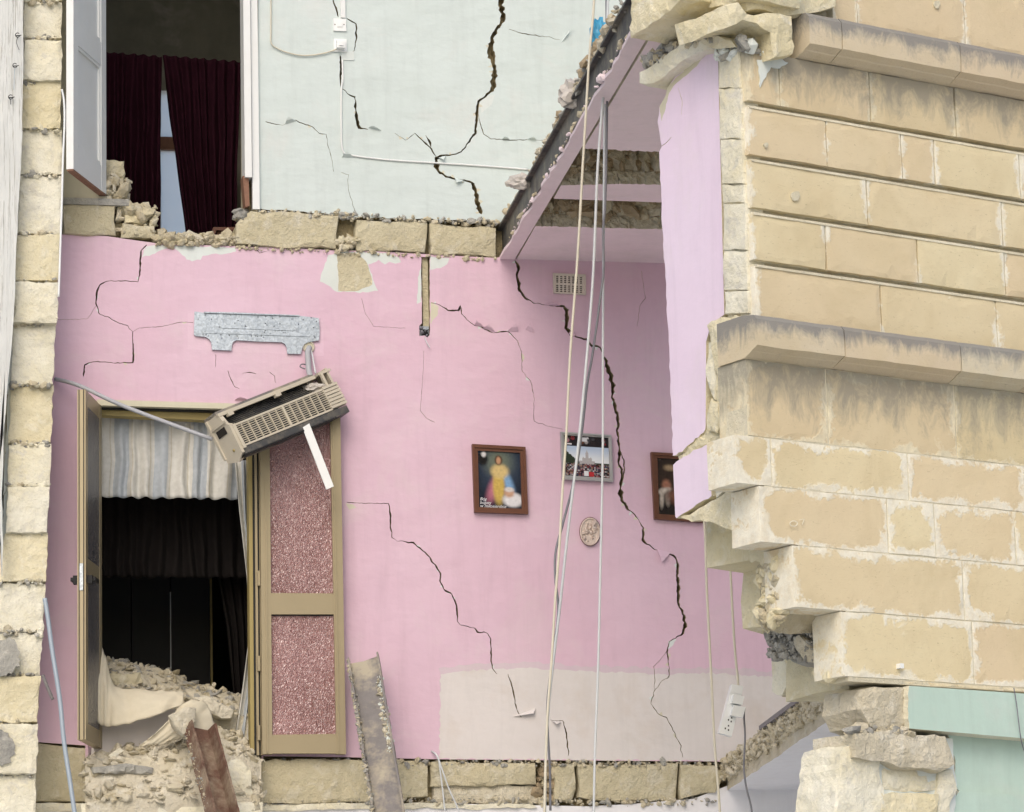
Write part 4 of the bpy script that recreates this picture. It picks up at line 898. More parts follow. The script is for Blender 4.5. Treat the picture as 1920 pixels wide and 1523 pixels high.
profile('tile_edge', A.lerp(B, .34) + UPZ * .19, B + UPZ * .19, [(-.03, 0), (.5, 0), (.5, .025), (-.03, .025)], fs_, UPZ, 'tile_edge', flr)

# ================================================================== THINGS
# ------------------------------------------------------------------ white panelled door leaf, upper left
def leaf_matrix(hinge_px, near_px):
    H = WF.pt(*hinge_px); Nn = at_z(*near_px, H.z); d = Vector((Nn.x - H.x, Nn.y - H.y, 0)); L = d.length; d.normalize()
    n = Vector((d.y, -d.x, 0))
    if n.dot(CAMLOC - H) < 0: n = -n
    return Matrix(((d.x, 0, n.x, H.x), (d.y, 0, n.y, H.y), (d.z, 1, n.z, H.z), (0, 0, 0, 1))), L
M, L = leaf_matrix((193, 365), (131, 317))
dl = thing('panel_door', M.translation, 'white painted panel door standing open, hanging above broken stones', 'door')
Hh = 2.3; st = .09
lbox('stile', M, (st / 2, Hh / 2, 0), (st, Hh, .045), 'white_joinery', dl); lbox('stile', M, (L - st / 2, Hh / 2, 0), (st, Hh, .045), 'white_joinery', dl)
rails = [(0, .16), (.80, .95), (1.75, 1.87), (Hh - .12, Hh)]
for a, b in rails: lbox('rail', M, (L / 2, (a + b) / 2, -.001), (L - 2 * st - .002, b - a, .043), 'white_joinery', dl)
for (a, b), (c, d) in zip(rails, rails[1:]):
    lbox('panel', M, (L / 2, (b + c) / 2, -.004), (L - 2 * st, c - b, .016), 'white_joinery', dl)
    for x_ in (st + .011, L - st - .011): lbox('moulding', M, (x_, (b + c) / 2, .010), (.018, c - b - .004, .012), 'white_joinery', dl)
    for y_ in (b + .011, c - .011): lbox('moulding', M, (L / 2, y_, .011), (L - 2 * st - .044, .018, .012), 'white_joinery', dl)
lbox('bottom_edge', M, (L / 2, -.006, 0), (L - .004, .010, .04), 'timber_raw', dl)

# ------------------------------------------------------------------ bronze aluminium door, left leaf seen edge on
M, L = leaf_matrix((184, 1404), (153, 1387)); top = WF.pt(184, 762).z - M.translation.z
al = thing('glazed_door_leaf', M.translation, 'bronze aluminium door leaf swung open, seen almost edge on at the left', 'door')
for x_ in (.035, L - .035): lbox('stile', M, (x_, top / 2, 0), (.07, top, .05), 'aluminium_bronze', al)
for a, b in ((0, .1), (top * .47, top * .47 + .1), (top - .09, top)): lbox('rail', M, (L / 2, (a + b) / 2, 0), (L - .142, b - a, .046), 'aluminium_bronze', al)
for a, b in ((.1, top * .47), (top * .47 + .1, top - .09)): lbox('pane', M, (L / 2, (a + b) / 2, 0), (L - .142, b - a, .047), 'figured_glass_dark', al)
for z_ in (-.014, .014): lbox('edge_seal', M, (L + .003, top / 2, z_), (.006, top, .004), 'rubber_black', al)
lbox('lock_plate', M, (L + .003, top * .46, 0), (.006, .16, .02), 'galvanised', al)
for s_ in (1, -1):
    hd = lbox('handle', M, (L - .05, top * .455, .04 * s_), (.04, .05, .035), 'dowel_dark', al); lbox('lever', M, (L - .10, top * .457, .066 * s_), (.12, .022, .016), 'dowel_dark', hd)
# right leaf folded back against the wall
DR = Frame(WF.W(0, 0, .05), WF.u, WF.n)
ar = thing('glazed_door_leaf', DR.pt(570, 1414), 'bronze aluminium door leaf with red brown figured glass folded back on the pink wall', 'door')
def dq(n, q, w0, w1, m, p=ar): return quadslab(n, DR, q, w0, w1, m, p)
dq('stile', [(487,774),(505,775),(511,1414),(492,1414)], 0, .045, 'aluminium_bronze'); dq('stile', [(619,776),(638,776),(649,1414),(631,1414)], 0, .045, 'aluminium_bronze')
dq('stile_ridge', [(623,778),(626,778),(637,1412),(634,1412)], .045, .052, 'aluminium_bronze')
dq('stile_ridge', [(497,900),(500,900),(503,1412),(500,1412)], .045, .052, 'aluminium_bronze')
dq('rail', [(504,1382),(632,1380),(632,1413),(510,1413)], .002, .043, 'aluminium_bronze'); dq('rail', [(503,1116),(626,1117),(628,1152),(505,1152)], .002, .043, 'aluminium_bronze'); dq('rail', [(500,775),(620,776),(620,790),(500,789)], .002, .043, 'aluminium_bronze')
dq('glazing_bead', [(505,1112),(627,1113),(627,1117.5),(505,1116.5)], .01, .035, 'aluminium_bronze'); dq('glazing_bead', [(508,1378),(632,1376),(632,1381),(508,1383)], .01, .035, 'aluminium_bronze')
dq('pane', [(502,788),(622,789),(628,1114),(505,1113)], .014, .020, 'figured_glass'); dq('pane', [(506,1151),(628,1151),(633,1378),(508,1380)], .014, .020, 'figured_glass')
for q in ([(504,789),(621,790),(621,792),(504,791)], [(507,1152),(628,1152),(628,1154.5),(507,1154.5)], [(619,790),(621.5,790),(628,1113),(625.5,1113)], [(625.5,1154),(628,1154),(633,1377),(630.5,1377)]): dq('edge_seal', q, .02, .03, 'rubber_black')
# door frame of the doorway
dfm = thing('door_frame', WF.pt(478, 1415), 'ridged bronze and black frame of the lower doorway beside the folded leaf', 'door frame')
for i, (x0, x1, m, w1) in enumerate(((463, 470, 'yellow_trim', .02), (470.5, 474, 'rubber_black', .03), (474.5, 479, 'aluminium_bronze', .05), (479.5, 482, 'rubber_black', .035), (482.5, 486, 'aluminium_bronze', .055))):
    quadslab('frame_rib', WF, [(x0 + 2, 768), (x1 + 2, 768), (x1 + 7, 1416), (x0 + 7, 1416)], -.08, w1, m, dfm)
for y in (1070, 1230, 1360): fbox('hinge', WF, 483, y, 488, y + 28, .055, .075, 'aluminium_bronze', dfm)
quadslab('head_trim', WF, [(182,749),(450,757),(470,759),(470,768),(182,760)], -.14, .02, 'cream_paint', dfm); quadslab('head_rail', WF, [(182,762),(468,770),(468,775),(182,767)], -.12, -.03, 'rubber_black', dfm)
quadslab('head_panel', WF, [(182,768),(468,776),(468,792),(182,778)], -.14, -.06, 'yellow_trim', dfm)

# ------------------------------------------------------------------ curtains
def rows_(fr, L_, w): return [(fr.pt(a[0], a[1], w), fr.pt(b[0], b[1], w)) for a, b in L_]
cloth('valance_curtain', rows_(WF, [((184,776),(450,784)), ((184,860),(448,865)), ((182,932),(446,936))], -.18), 9, .022, 'striped_cloth', nx=110, n_=WF.n, rep=3.6, hem=.012, label='short blue and cream striped curtain across the lower doorway', cat='curtain')
cloth('side_curtain', rows_(WF, [((440,868),(478,858)), ((448,960),(476,960)), ((462,1080),(477,1080)), ((468,1180),(480,1180)), ((454,1290),(484,1290)), ((436,1404),(474,1410))], -.1), 3, .022, 'striped_cloth', nx=40, ny=50, n_=WF.n, rep=1.3, label='narrow striped curtain gathered at the right jamb of the lower doorway', cat='curtain')
cloth('dark_curtain', rows_(WF, [((160,915),(480,920)), ((160,1000),(480,1004)), ((160,1082),(480,1084))], -.5), 12, .03, 'black_cloth', nx=120, n_=WF.n, hem=.01, label='short black curtain hanging in the dark lower room', cat='curtain')
cloth('dark_curtain', rows_(WF, [((405,1060),(490,1060)), ((425,1180),(490,1180)), ((440,1330),(490,1330))], -.7), 5, .03, 'black_cloth', nx=50, n_=WF.n, label='long black curtain at the right side of the dark lower room', cat='curtain')
cloth('maroon_curtain', rows_(WF, [((150,94),(303,106)), ((150,250),(301,256)), ((150,470),(298,470))], -1.9), 8, .04, 'maroon_cloth', nx=100, ny=40, n_=WF.n, label='left of the two dark maroon curtains in the upper room', cat='curtain', group='maroon curtains of the upper room')
cloth('maroon_curtain', rows_(WF, [((305,104),(452,116)), ((318,220),(448,226)), ((335,340),(443,344)), ((352,470),(440,470))], -1.86), 8, .04, 'maroon_cloth', nx=100, ny=40, n_=WF.n, label='right of the two dark maroon curtains, drawn aside at its foot', cat='curtain', group='maroon curtains of the upper room')
ch = thing('dark_chair', WF.pt(420, 445, -.6), 'dark wooden furniture edge just showing at the foot of the maroon curtain', 'furniture')
quadslab('top_rail', WF, [(400,426),(444,426),(444,432),(402,432)], -.66, -.6, 'timber_frame', ch); quadslab('post', WF, [(400,426),(406,430),(398,456),(394,456)], -.66, -.601, 'timber_frame', ch); quadslab('back_panel', WF, [(408,433),(444,433),(444,458),(404,458)], -.65, -.63, 'timber_raw', ch)
wr = thing('wardrobe', WF.pt(330, 1400, -1.6), 'dark wardrobe with a thin pale door gap inside the lower room', 'wardrobe')
for x0, x1 in ((180, 246), (247.5, 319), (321.5, 394)): fbox('wardrobe_door', WF, x0, 1060, x1, 1440, -1.75, -1.6, 'dark_wardrobe', wr)
fbox('edge_strip', WF, 319.4, 1110, 321, 1300, -1.72, -1.59, 'plastic_white', wr); fbox('edge_strip', WF, 395, 1080, 399, 1440, -1.74, -1.58, 'yellow_trim', wr)

# ------------------------------------------------------------------ air conditioner torn from its plate
pl = thing('mounting_plate', WF.pt(480, 655), 'galvanised steel mounting plate screwed to the pink wall above the doorway', 'metal plate')
s4 = lambda L_: [(340 + x / 4.229, 560 + y / 4.229) for x, y in L_]
out = s4([(105,103),(180,112),(300,106),(500,112),(740,126),(935,136),(1090,155),(1097,240),(1094,330),(1010,345),(975,362),(962,385),(948,440),(840,437),(836,390),(822,360),(795,346),(600,340),(440,330),(412,342),(402,365),(397,412),(243,405),(238,350),(222,322),(190,303),(115,297),(100,285)])
hol = []
for i in range(60):
    x, y = random.uniform(130, 1070), random.uniform(130, 320); hol.append(s4([(x - 4, y - 4), (x + 4, y - 4), (x + 4, y + 4), (x - 4, y + 4)]))
sheet('plate', WF, out, .016, .010, ['galvanised', 'galvanised'], hol, parent=pl, back=True)
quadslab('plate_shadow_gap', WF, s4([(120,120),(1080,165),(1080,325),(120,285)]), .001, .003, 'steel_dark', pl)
for q in ([(300,110),(322,112),(330,215),(306,215)], [(306,215),(920,240),(925,256),(310,232)], [(905,140),(925,142),(925,245),(905,243)], [(480,118),(494,118),(494,225),(480,224)], [(745,130),(775,132),(775,240),(745,238)], [(170,262),(1020,292),(1020,302),(170,272)], [(282,270),(292,270),(292,345),(282,345)], [(908,296),(918,296),(918,375),(908,375)]):
    quadslab('pressed_rib', WF, s4(q), .015, .021, 'galvanised', pl)
quadslab('bent_lip', WF, s4([(180,104),(935,130),(935,138),(180,112)]), .012, .03, 'galvanised', pl)
ph_ = thing('wall_sleeve', WF.pt(579, 662), 'round pipe sleeve in the pink wall with a grey hose hanging out', 'pipe')
tube('sleeve_ring', [WF.pt(579 + 9.5 * math.cos(t), 651 + 9.5 * math.sin(t), .006) for t in [j * math.pi / 8 for j in range(17)]], .006, 'plastic_cream', ph_)
sheet('sleeve_bore', WF, [(579 + 9 * math.cos(t), 651 + 9 * math.sin(t)) for t in [j * math.pi / 8 for j in range(16)]], .006, .004, ['cream_paint'], parent=ph_)
tube('hose', [WF.pt(580, 652, .02), WF.pt(577, 662, .06), WF.pt(578, 678, .08), WF.pt(579, 694, .10), WF.pt(582, 706, .12)], .018, 'hose_grey', ph_)
tube('thin_cable', [WF.pt(582, 654, .02), WF.pt(586, 668, .07), WF.pt(589, 686, .09), WF.pt(592, 700, .12)], .005, 'cable_pale', ph_); tube('cable_loop', [WF.pt(576, 684, .08), WF.pt(566, 683, .1), WF.pt(563, 688, .1), WF.pt(572, 692, .1)], .004, 'cable_grey', ph_)
ps, yaw = R(26.5), R(24)
ax0 = WF.u * math.cos(ps) + UPZ * math.sin(ps); ab = -WF.u * math.sin(ps) + UPZ * math.cos(ps)
axx = ax0 * math.cos(yaw) - WF.n * math.sin(yaw); ac = WF.n * math.cos(yaw) + ax0 * math.sin(yaw)
AO = WF.pt(551, 796, .32)                                       # middle of the lower grille edge
M = Matrix.Identity(4)
for i in range(3): M[i][0], M[i][1], M[i][2], M[i][3] = axx[i], ab[i], ac[i], AO[i]
acu = thing('air_conditioner', AO - ab * .05, 'broken cream air conditioner hanging askew by its hose over the doorway', 'air conditioner')
LL = .88; x0, x1 = -LL / 2 + .03, LL / 2 - .13
lbox('back_plate', M, (-.02, .11, -.18), (LL - .02, .26, .02), 'plastic_cream', acu)
lbox('back_sheet', M, (-.05, .248, -.13), (LL - .1, .02, .14), 'steel_grey', acu)
lbox('top_rail', M, (-.05, .23, -.055), (LL - .10, .022, .03), 'plastic_cream', acu)
for x_ in (-.36, .02): lbox('clip', M, (x_, .212, -.04), (.04, .024, .03), 'plastic_cream', acu)
Mc = M @ Matrix.Translation((0, .18, -.10)) @ Matrix.Rotation(R(-30), 4, 'X')
coil_ = lbox('cooling_coil', Mc, (-.05, 0, 0), (LL - .16, .15, .03), 'coil_dark', acu)
for i in range(10): lbox('coil_fin', Mc, (-.05, -.065 + i * .0135, .018), (LL - .18, .004, .006), 'steel_dark', coil_)
lbox('lower_body', M, (0.0, .055, -.12), (LL - .06, .13, .10), 'coil_dark', acu)
lbox('drip_tray', M, (.0, -.035, -.07), (LL - .04, .045, .15), 'steel_dark', acu)
lbox('air_flap', M, (-.06, -.058, -.02), (LL - .14, .012, .05), 'rubber_black', acu)
for y_ in (-.004, .132): lbox('grille_rail', M, ((x0 + x1) / 2, y_, 0), (x1 - x0, .012, .018), 'plastic_cream', acu)
for i in range(1, 10): lbox('grille_slat', M, ((x0 + x1) / 2, .0 + i * .0132, 0), (x1 - x0, .0042, .012), 'plastic_cream', acu)
nb = 13
for i in range(nb + 1):
    wdt = .016 if i == 7 else .0045
    lbox('grille_bar', M, (x0 + (x1 - x0) * i / nb, .064, .002), (wdt, .126, .015), 'plastic_cream', acu)
for i in range(7): lbox('end_louvre', M, (x1 + .063, .008 + i * .0215, -.002 - .003 * (i % 2)), (.122, .017, .022), 'plastic_cream', acu)
lbox('end_louvre_back', M, (x1 + .063, .07, -.02), (.122, .15, .02), 'plastic_cream', acu)
pr = [(-.045, -.18), (-.075, -.07), (-.04, .004), (.145, .012), (.16, -.02), (.215, -.04), (.255, -.09), (.255, -.19)]
xl = -LL / 2
vs = [M @ Vector((xl + e_, b_, c_)) for e_ in (0, .028) for b_, c_ in pr]; n = len(pr)
cap_ = mk('end_cap', vs, [list(range(n)), [n + i for i in range(n)][::-1]] + [[i, n + i, n + (i + 1) % n, (i + 1) % n] for i in range(n)], 'plastic_cream', acu)
lbox('cap_opening', M, (xl - .001, .13, -.09), (.006, .045, .10), 'cavity_dark', cap_)
lbox('cap_ridge', M, (xl - .004, .175, -.08), (.012, .014, .17), 'plastic_cream', cap_); lbox('cap_flange', M, (xl + .03, .06, .013), (.02, .16, .006), 'plastic_cream', acu)
tube('cap_screw', [M @ Vector((xl - .006, .0, -.06)), M @ Vector((xl + .01, .0, -.06))],   .009, 'yellow_trim', cap_, 10, False)
xr = LL / 2
lbox('end_frame', M, (xr - .03, .235, -.10), (.10, .016, .15), 'plastic_cream', acu); lbox('end_frame', M, (xr - .005, .19, -.10), (.016, .13, .14), 'plastic_cream', acu); lbox('end_post', M, (xr - .06, .195, -.03), (.018, .10, .02), 'plastic_cream', acu)
crumple('insulation', M @ Vector((xr - .13, .17, -.06)), .05, 'grey_plastic', None, None, (1.2, .5, .6)).name = 'torn_insulation'
ti = bpy.data.objects['torn_insulation']; wl = ti.location.copy(); ti.parent = acu; ti.location = wl - acu.location
del_keys = [k_ for k_ in ('label', 'category') if k_ in ti.keys()]
quadslab('trim_strip', Frame(WF.W(0, 0, .30), WF.u, WF.n), [(567,802),(580,794),(626,912),(612,918)], -.006, .006, 'plastic_white', None, label='white plastic strip dangling below the air conditioner over the brown glass', cat='strip')
tube('curtain_rod', [WF.pt(104, 711, .03), WF.pt(150, 724, .18), WF.pt(235, 763, .3), WF.pt(398, 824, .42)], .0125, 'hose_grey', None, 10, label='grey rod slanting down across the doorway to the air conditioner', cat='rod')

# ------------------------------------------------------------------ pictures
plain('print_white', (226, 226, 230), .3, 0, .05)
z5 = lambda L_: [(860 + x / 4.8, 780 + y / 4.8) for x, y in L_]
k = N('print_ink'); ca = k.add('ShaderNodeAttribute', attribute_name='ink'); k.col(ca.outputs['Color']); k.rough(.22, spec=.5)
def sm_(e0, e1, x): t = max(0., min(1., (x - e0) / (e1 - e0))); return t * t * (3 - 2 * t)
def mixc(a, b, t): return tuple(x + (y - x) * t for x, y in zip(a, b))
def blob(c, s_, t_, cs, ct, rs, rt, col, soft=.35, ang=0.0):
    dx, dy = s_ - cs, t_ - ct; dx, dy = dx * math.cos(ang) + dy * math.sin(ang), -dx * math.sin(ang) + dy * math.cos(ang)
    r_ = math.hypot(dx / rs, dy / rt); return mixc(c, lin(col), 1 - sm_(1 - soft, 1 + soft, r_))
def print_grid(q, w, nx, ny, fn, parent):
    P4 = [WF.l(p[0], p[1], w) for p in q]; vs, fs, cols = [], [], []
    for j in range(ny + 1):
        for i in range(nx + 1):
            s_, t_ = i / nx, j / ny
            a_ = [P4[0][m] * (1 - s_) * (1 - t_) + P4[1][m] * s_ * (1 - t_) + P4[2][m] * s_ * t_ + P4[3][m] * (1 - s_) * t_ for m in (0, 1)]
            vs.append(WF.W(a_[0], a_[1], w)); cols.append(fn(s_, t_))
    for j in range(ny):
        for i in range(nx): a_ = j * (nx + 1) + i; fs.append([a_, a_ + nx + 1, a_ + nx + 2, a_ + 1])
    o = mk('print', vs, fs, 'print_ink', parent); at = o.data.color_attributes.new('ink', 'FLOAT_COLOR', 'POINT')
    for d_, c_ in zip(at.data, cols): d_.color = (*c_, 1)
    return o
def framed(o, i, mat, label, fn, nx, ny):
    P_ = thing('framed_picture', WF.pt(*[(a + b) / 2 for a, b in zip(o[2], o[3])]), label, 'picture')
    for k_ in range(4):
        a, b = o[k_], o[(k_ + 1) % 4]; c, d = i[(k_ + 1) % 4], i[k_]
        m1 = [((p[0] + q_[0]) / 2, (p[1] + q_[1]) / 2) for p, q_ in ((a, d), (b, c))]
        quadslab('frame_side', WF, [a, b, m1[1], m1[0]], .004, .034, mat, P_); quadslab('frame_bevel', WF, [m1[0], m1[1], c, d], .004, .026, mat, P_)
    quadslab('backing', WF, [[(p[m] + o[n_][m]) / 2 for m in (0, 1)] for n_, p in enumerate(i)], .003, .012, 'cavity_dark', P_)
    print_grid([[p[m] * .8 + o[n_][m] * .2 for m in (0, 1)] for n_, p in enumerate(i)], .016, nx, ny, fn, P_)
    return P_
def art1(s_, t_):                  # a plain soft robed figure on dark blue, no particular design
    c = mixc(lin((24, 32, 48)), lin((58, 72, 92)), max(0, 1 - math.hypot(s_ - .5, t_ - .25) * 1.6))
    c = blob(c, s_, t_, .48, .20, .26, .20, (104, 112, 96), .9)
    c = blob(c, s_, t_, .36, .66, .11, .24, (176, 108, 126), .7, .5); c = blob(c, s_, t_, .68, .55, .09, .2, (120, 158, 196), .7, -.5)
    c = blob(c, s_, t_, .47, .62, .13, .30, (192, 164, 86), .35); c = blob(c, s_, t_, .5, .36, .19, .12, (200, 176, 120), .4)
    c = blob(c, s_, t_, .48, .17, .085, .085, (74, 52, 40), .3); c = blob(c, s_, t_, .48, .175, .05, .062, (182, 140, 108), .35)
    c = blob(c, s_, t_, .13, .16, .11, .11, (14, 14, 18), .4); c = blob(c, s_, t_, .15, .08, .05, .045, (206, 204, 204), .5)
    c = blob(c, s_, t_, .78, .84, .22, .12, (214, 212, 214), .3); c = blob(c, s_, t_, .70, .72, .11, .08, (188, 150, 126), .4); c = blob(c, s_, t_, .7, .665, .1, .04, (206, 200, 196), .5)
    v = noise.noise((s_ * 22, t_ * 28, 1)) * .16 + noise.noise((s_ * 60, t_ * 70, 4)) * .08
    return tuple(max(0.004, x * (1 + v)) for x in c)
p1 = framed([(885.5,832.5),(985.5,838),(990.5,964),(890,960.5)], [(896,845),(975.5,849),(978.5,954),(898.5,951)], 'timber_frame', 'brown framed religious print with white italic lettering on dark blue', art1, 60, 80)
for txt, (x, y), wd__ in (('Bóg', (899.8, 938), 13), ('bogaty', (899.8, 944.6), 22), ('w miłosierdzie', (899.8, 951), 50)):
    cu = bpy.data.curves.new('lettering', 'FONT'); cu.body = txt; cu.shear = .3; cu.size = .030; cu.extrude = .0006
    tmp = bpy.data.objects.new('tmp_text', cu); COL.objects.link(tmp); bpy.context.view_layer.update()
    me = bpy.data.meshes.new_from_object(tmp.evaluated_get(bpy.context.evaluated_depsgraph_get()))
    bx_ = [v.co.x for v in me.vertices]; sc_ = (wd__ / 307.0) / (max(bx_) - min(bx_)); a_, b_ = WF.l(x, y, .018)
    vs = [WF.W(a_ + v.co.x * sc_, b_ + v.co.y * min(sc_, 1.0) - v.co.x * sc_ * .03, .0175 + v.co.z) for v in me.vertices]
    mk('lettering', vs, [list(p.vertices) for p in me.polygons], 'print_white', [c_ for c_ in p1.children if c_.name.startswith('print')][0])
    bpy.data.objects.remove(tmp)
CW = [(70, 50, 74), (30, 26, 30), (150, 146, 146), (170, 120, 130), (34, 30, 34), (58, 70, 96), (214, 212, 214), (176, 134, 110), (92, 60, 50), (120, 40, 48), (60, 60, 66)]
random.seed(21); CROWD = [[random.choice(CW) for _ in range(34)] for _ in range(12)]; TOPS = [(random.uniform(.02, .98), random.uniform(.06, .2), random.uniform(.02, .05), random.choice(CW)) for _ in range(16)]
def art2(s_, t_):
    if t_ < .27:
        c = lin((30, 24, 32))
        for cs, ct, r_, col in TOPS: c = blob(c, s_, t_, cs, ct, r_, r_ * 1.2, col, .3)
        if .02 < s_ < .18 and .2 < t_ < .24: c = lin((216, 214, 218))
        if .40 < s_ < .51 and .04 < t_ < .15: c = lin((206, 206, 210))
        return c
    c = mixc(lin((176, 192, 214)), lin((220, 224, 228)), sm_(.27, .6, t_))
    if t_ > .34 + s_ * .9 + .05 * noise.noise((s_ * 30, t_ * 30, 2)) and s_ < .36: c = lin((44, 54, 42))
    for cs, hw, top in ((.5, .035, .33), (.5, .10, .53), (.42, .022, .48), (.58, .022, .48), (.5, .17, .60)):
        hw_ = hw * sm_(top, top + .12, t_) if hw < .05 else hw
        if abs(s_ - cs) < hw_ and t_ > top: c = mixc(lin((150, 146, 148)), lin((190, 186, 186)), .5 + .5 * noise.noise((s_ * 70, t_ * 60, 1)))
    if s_ > .66 and t_ > .64: c = lin((56, 62, 54))
    if t_ > .68 + .03 * noise.noise((s_ * 26, 0, 5)):
        col = CROWD[min(11, int((t_ - .66) * 36))][min(33, int(s_ * 34))]; c = mixc(lin(col), lin((40, 36, 42)), .35 + .3 * noise.noise((s_ * 90, t_ * 90, 3)))
        if .42 < s_ < .52 and .84 < t_ < .97: c = lin((220, 220, 222))
        if .53 < s_ < .64 and .86 < t_ < .98: c = lin((178, 46, 52))
    return c
framed([(1051.5,809.5),(1146.5,815.5),(1150,903.5),(1054.5,898.5)], [(1057,815.5),(1141,821),(1143.5,897),(1060.5,891.5)], 'silver_frame', 'silver framed group photograph in front of a church with spires', art2, 110, 100)
def art3(s_, t_):
    c = lin((26, 20, 20)); c = blob(c, s_, t_, .3, .3, .3, .3, (52, 38, 32), .9)
    c = blob(c, s_, t_, .22, .48, .10, .09, (150, 104, 84), .5); c = blob(c, s_, t_, .3, .18, .12, .05, (150, 128, 100), .5); c = blob(c, s_, t_, .16, .58, .16, .05, (190, 180, 168), .5, -.2)
    c = blob(c, s_, t_, .10, .72, .05, .15, (170, 160, 148), .5, .1); c = blob(c, s_, t_, .24, .70, .06, .13, (128, 118, 108), .5); c = blob(c, s_, t_, .45, .66, .2, .12, (110, 70, 56), .7)
    return tuple(max(.004, x * (1 + .35 * noise.noise((s_ * 18, t_ * 22, 6)))) for x in c)
framed([(1221,847.5),(1318,853),(1322,980),(1227.5,973)], [(1232.5,858.5),(1308,863),(1311,969),(1236,964)], 'timber_frame', 'dark framed painting half hidden behind the broken pink reveal', art3, 50, 60)
# oval relief plaque
md = thing('oval_plaque', WF.pt(1107, 1022), 'small oval copper relief plaque hanging below the framed photograph', 'plaque')
sheet('plaque_disc', WF, [(1106.5 + 18 * math.cos(t), 997 + 25 * math.sin(t)) for t in [j * math.pi / 18 for j in range(36)]], .018, .016, ['copper_relief'], parent=md)
tube('rim', [WF.pt(1106.5 + 17.6 * math.cos(t), 997 + 24.6 * math.sin(t), .018) for t in [j * math.pi / 12 for j in range(25)]], .006, 'copper_relief', md)
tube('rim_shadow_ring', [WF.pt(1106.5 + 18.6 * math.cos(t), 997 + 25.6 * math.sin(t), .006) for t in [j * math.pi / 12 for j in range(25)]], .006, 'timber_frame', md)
rubble('relief', lambda: WF.pt(1106.5 + random.gauss(0, 5), 998 + random.gauss(0, 8), .018), 40, .008, .028, 'copper_relief', md, kind='stuff')
# air vent
vn = thing('air_vent', WF.pt(1068, 552), 'square cream plastic air vent grille high on the pink wall', 'vent')
ho = []
for c_ in range(7):
    for r_ in range(8):
        x = 1043 + c_ * 7.4; y = 517 + r_ * 3.5 + (3.2 if r_ > 3 else 0) + c_ * .35; ho.append([(x, y), (x + 4.2, y + .2), (x + 4.2, y + 2.4), (x, y + 2.2)])
sheet('grille_plate', WF, [(1037,512),(1098.5,514.5),(1099,553),(1038,549.5)], .014, .012, ['plastic_ivory', 'plastic_ivory'], ho, parent=vn)
sheet('grille_back', WF, [(1040,515),(1096,517),(1096,550),(1040,547)], .003, .002, ['cavity_dark'], parent=vn)
for q in ([(1037,512),(1098.5,514.5),(1098.5,517),(1037,514.5)], [(1038,547),(1099,551),(1099,553),(1038,549.5)], [(1037,512),(1039.5,512),(1040.5,549.5),(1038,549.5)], [(1096.5,514.5),(1098.5,514.5),(1099,553),(1097,553)]): quadslab('rim', WF, q, .014, .02, 'plastic_ivory', vn)
# switch, socket and plug, surface cables
swt = thing('light_switch', WF.pt(636, 58), 'white square wall switch on the white wall above the plugged socket', 'switch')
fp_ = fbox('faceplate', WF, 625, 35, 649, 58, .004, .016, 'plastic_white', swt); fbox('rocker', WF, 632, 42, 642, 50, .016, .022, 'plastic_white', fp_)
for x in (628, 645): fbox('screw', WF, x - 1, 45, x + 1, 47, .016, .018, 'steel_dark', fp_)
sk = thing('wall_socket', WF.pt(638, 97), 'white wall socket with a plug in it below the switch', 'socket')
fbox('faceplate', WF, 626, 73, 650, 97, .004, .016, 'plastic_white', sk); fbox('surround', WF, 640, 96, 664, 113, .004, .009, 'undercoat', sk)
pg = fbox('plug', WF, 632, 74, 647, 89, .016, .06, 'plastic_white', sk); fbox('plug_pin_block', WF, 636, 77, 644, 85, .06, .068, 'plastic_white', pg)
fbox('conduit', WF, 637, -200, 646, 33, .004, .02, 'white_joinery', None, label='white conduit running down the white wall to the switch', cat='conduit')
tube('plug_cord', [WF.pt(*p, .016) for p in ((508,-200),(508,2),(508,60),(509,82),(522,92),(540,99),(565,104),(590,103),(615,98),(633,91),(638,86))], .0045, 'rope_cream', None, label='thin cream cord sagging across the white wall to the socket', cat='cord')
tube('wall_cable', [WF.pt(*p, .010) for p in ((642,113),(643,150),(640,170),(640,250),(641,274),(646,288),(662,292),(690,296),(740,301),(820,306),(900,311),(990,318))], .006, 'white_joinery', None, label='white painted surface cable bending along the foot of the white wall', cat='cable')

# ------------------------------------------------------------------ hanging cables in front of the room
CF = Frame(WF.W(0, 0, 3.6), WF.u, WF.n)
def cable(name, P, r_, mat, label, fr=CF, cat='cable'): return tube(name, [fr.pt(x, y) for x, y in P], r_, mat, None, 8, label=label, cat=cat)
cable('hanging_cable', [(1124,-220),(1114,0),(1105,108),(1094,289),(1083,480),(1069,667),(1062,811),(1054,930),(1049,1023),(1041,1125),(1035,1227),(1026,1350),(1021,1513),(1018,1640)], .007, 'rope_cream', 'cream rope, leftmost at the top of the four hanging before the room')
CG = Frame(WF.W(0, 0, 3.52), WF.u, WF.n)
cable('hanging_cable', [(1146,-220),(1140,0),(1135,131),(1127,230),(1120,328),(1113,500),(1105,613),(1094,739),(1083,847),(1074,920),(1062,1023),(1049,1145),(1039,1227),(1029,1320),(1023,1432),(1021,1640)], .0075, 'cable_pale', 'pale grey hanging cable slanting left between the cream rope and dark cable', CG)
CH = Frame(WF.W(0, 0, 3.46), WF.u, WF.n)
cable('hanging_cable', [(1136,-220),(1137,0),(1138,140),(1138,230),(1135,378),(1131,430),(1132,500),(1128,540),(1112,659),(1101,721),(1091,811),(1076,901),(1056,980),(1042,1035),(1041,1084),(1047,1145),(1037,1227),(1027,1309),(1027,1370),(1031,1440),(1032,1520)], .0065, 'cable_grey', 'dark grey wavy cable hanging in front of the framed photograph', CH)
CI = Frame(WF.W(0, 0, 3.40), WF.u, WF.n)
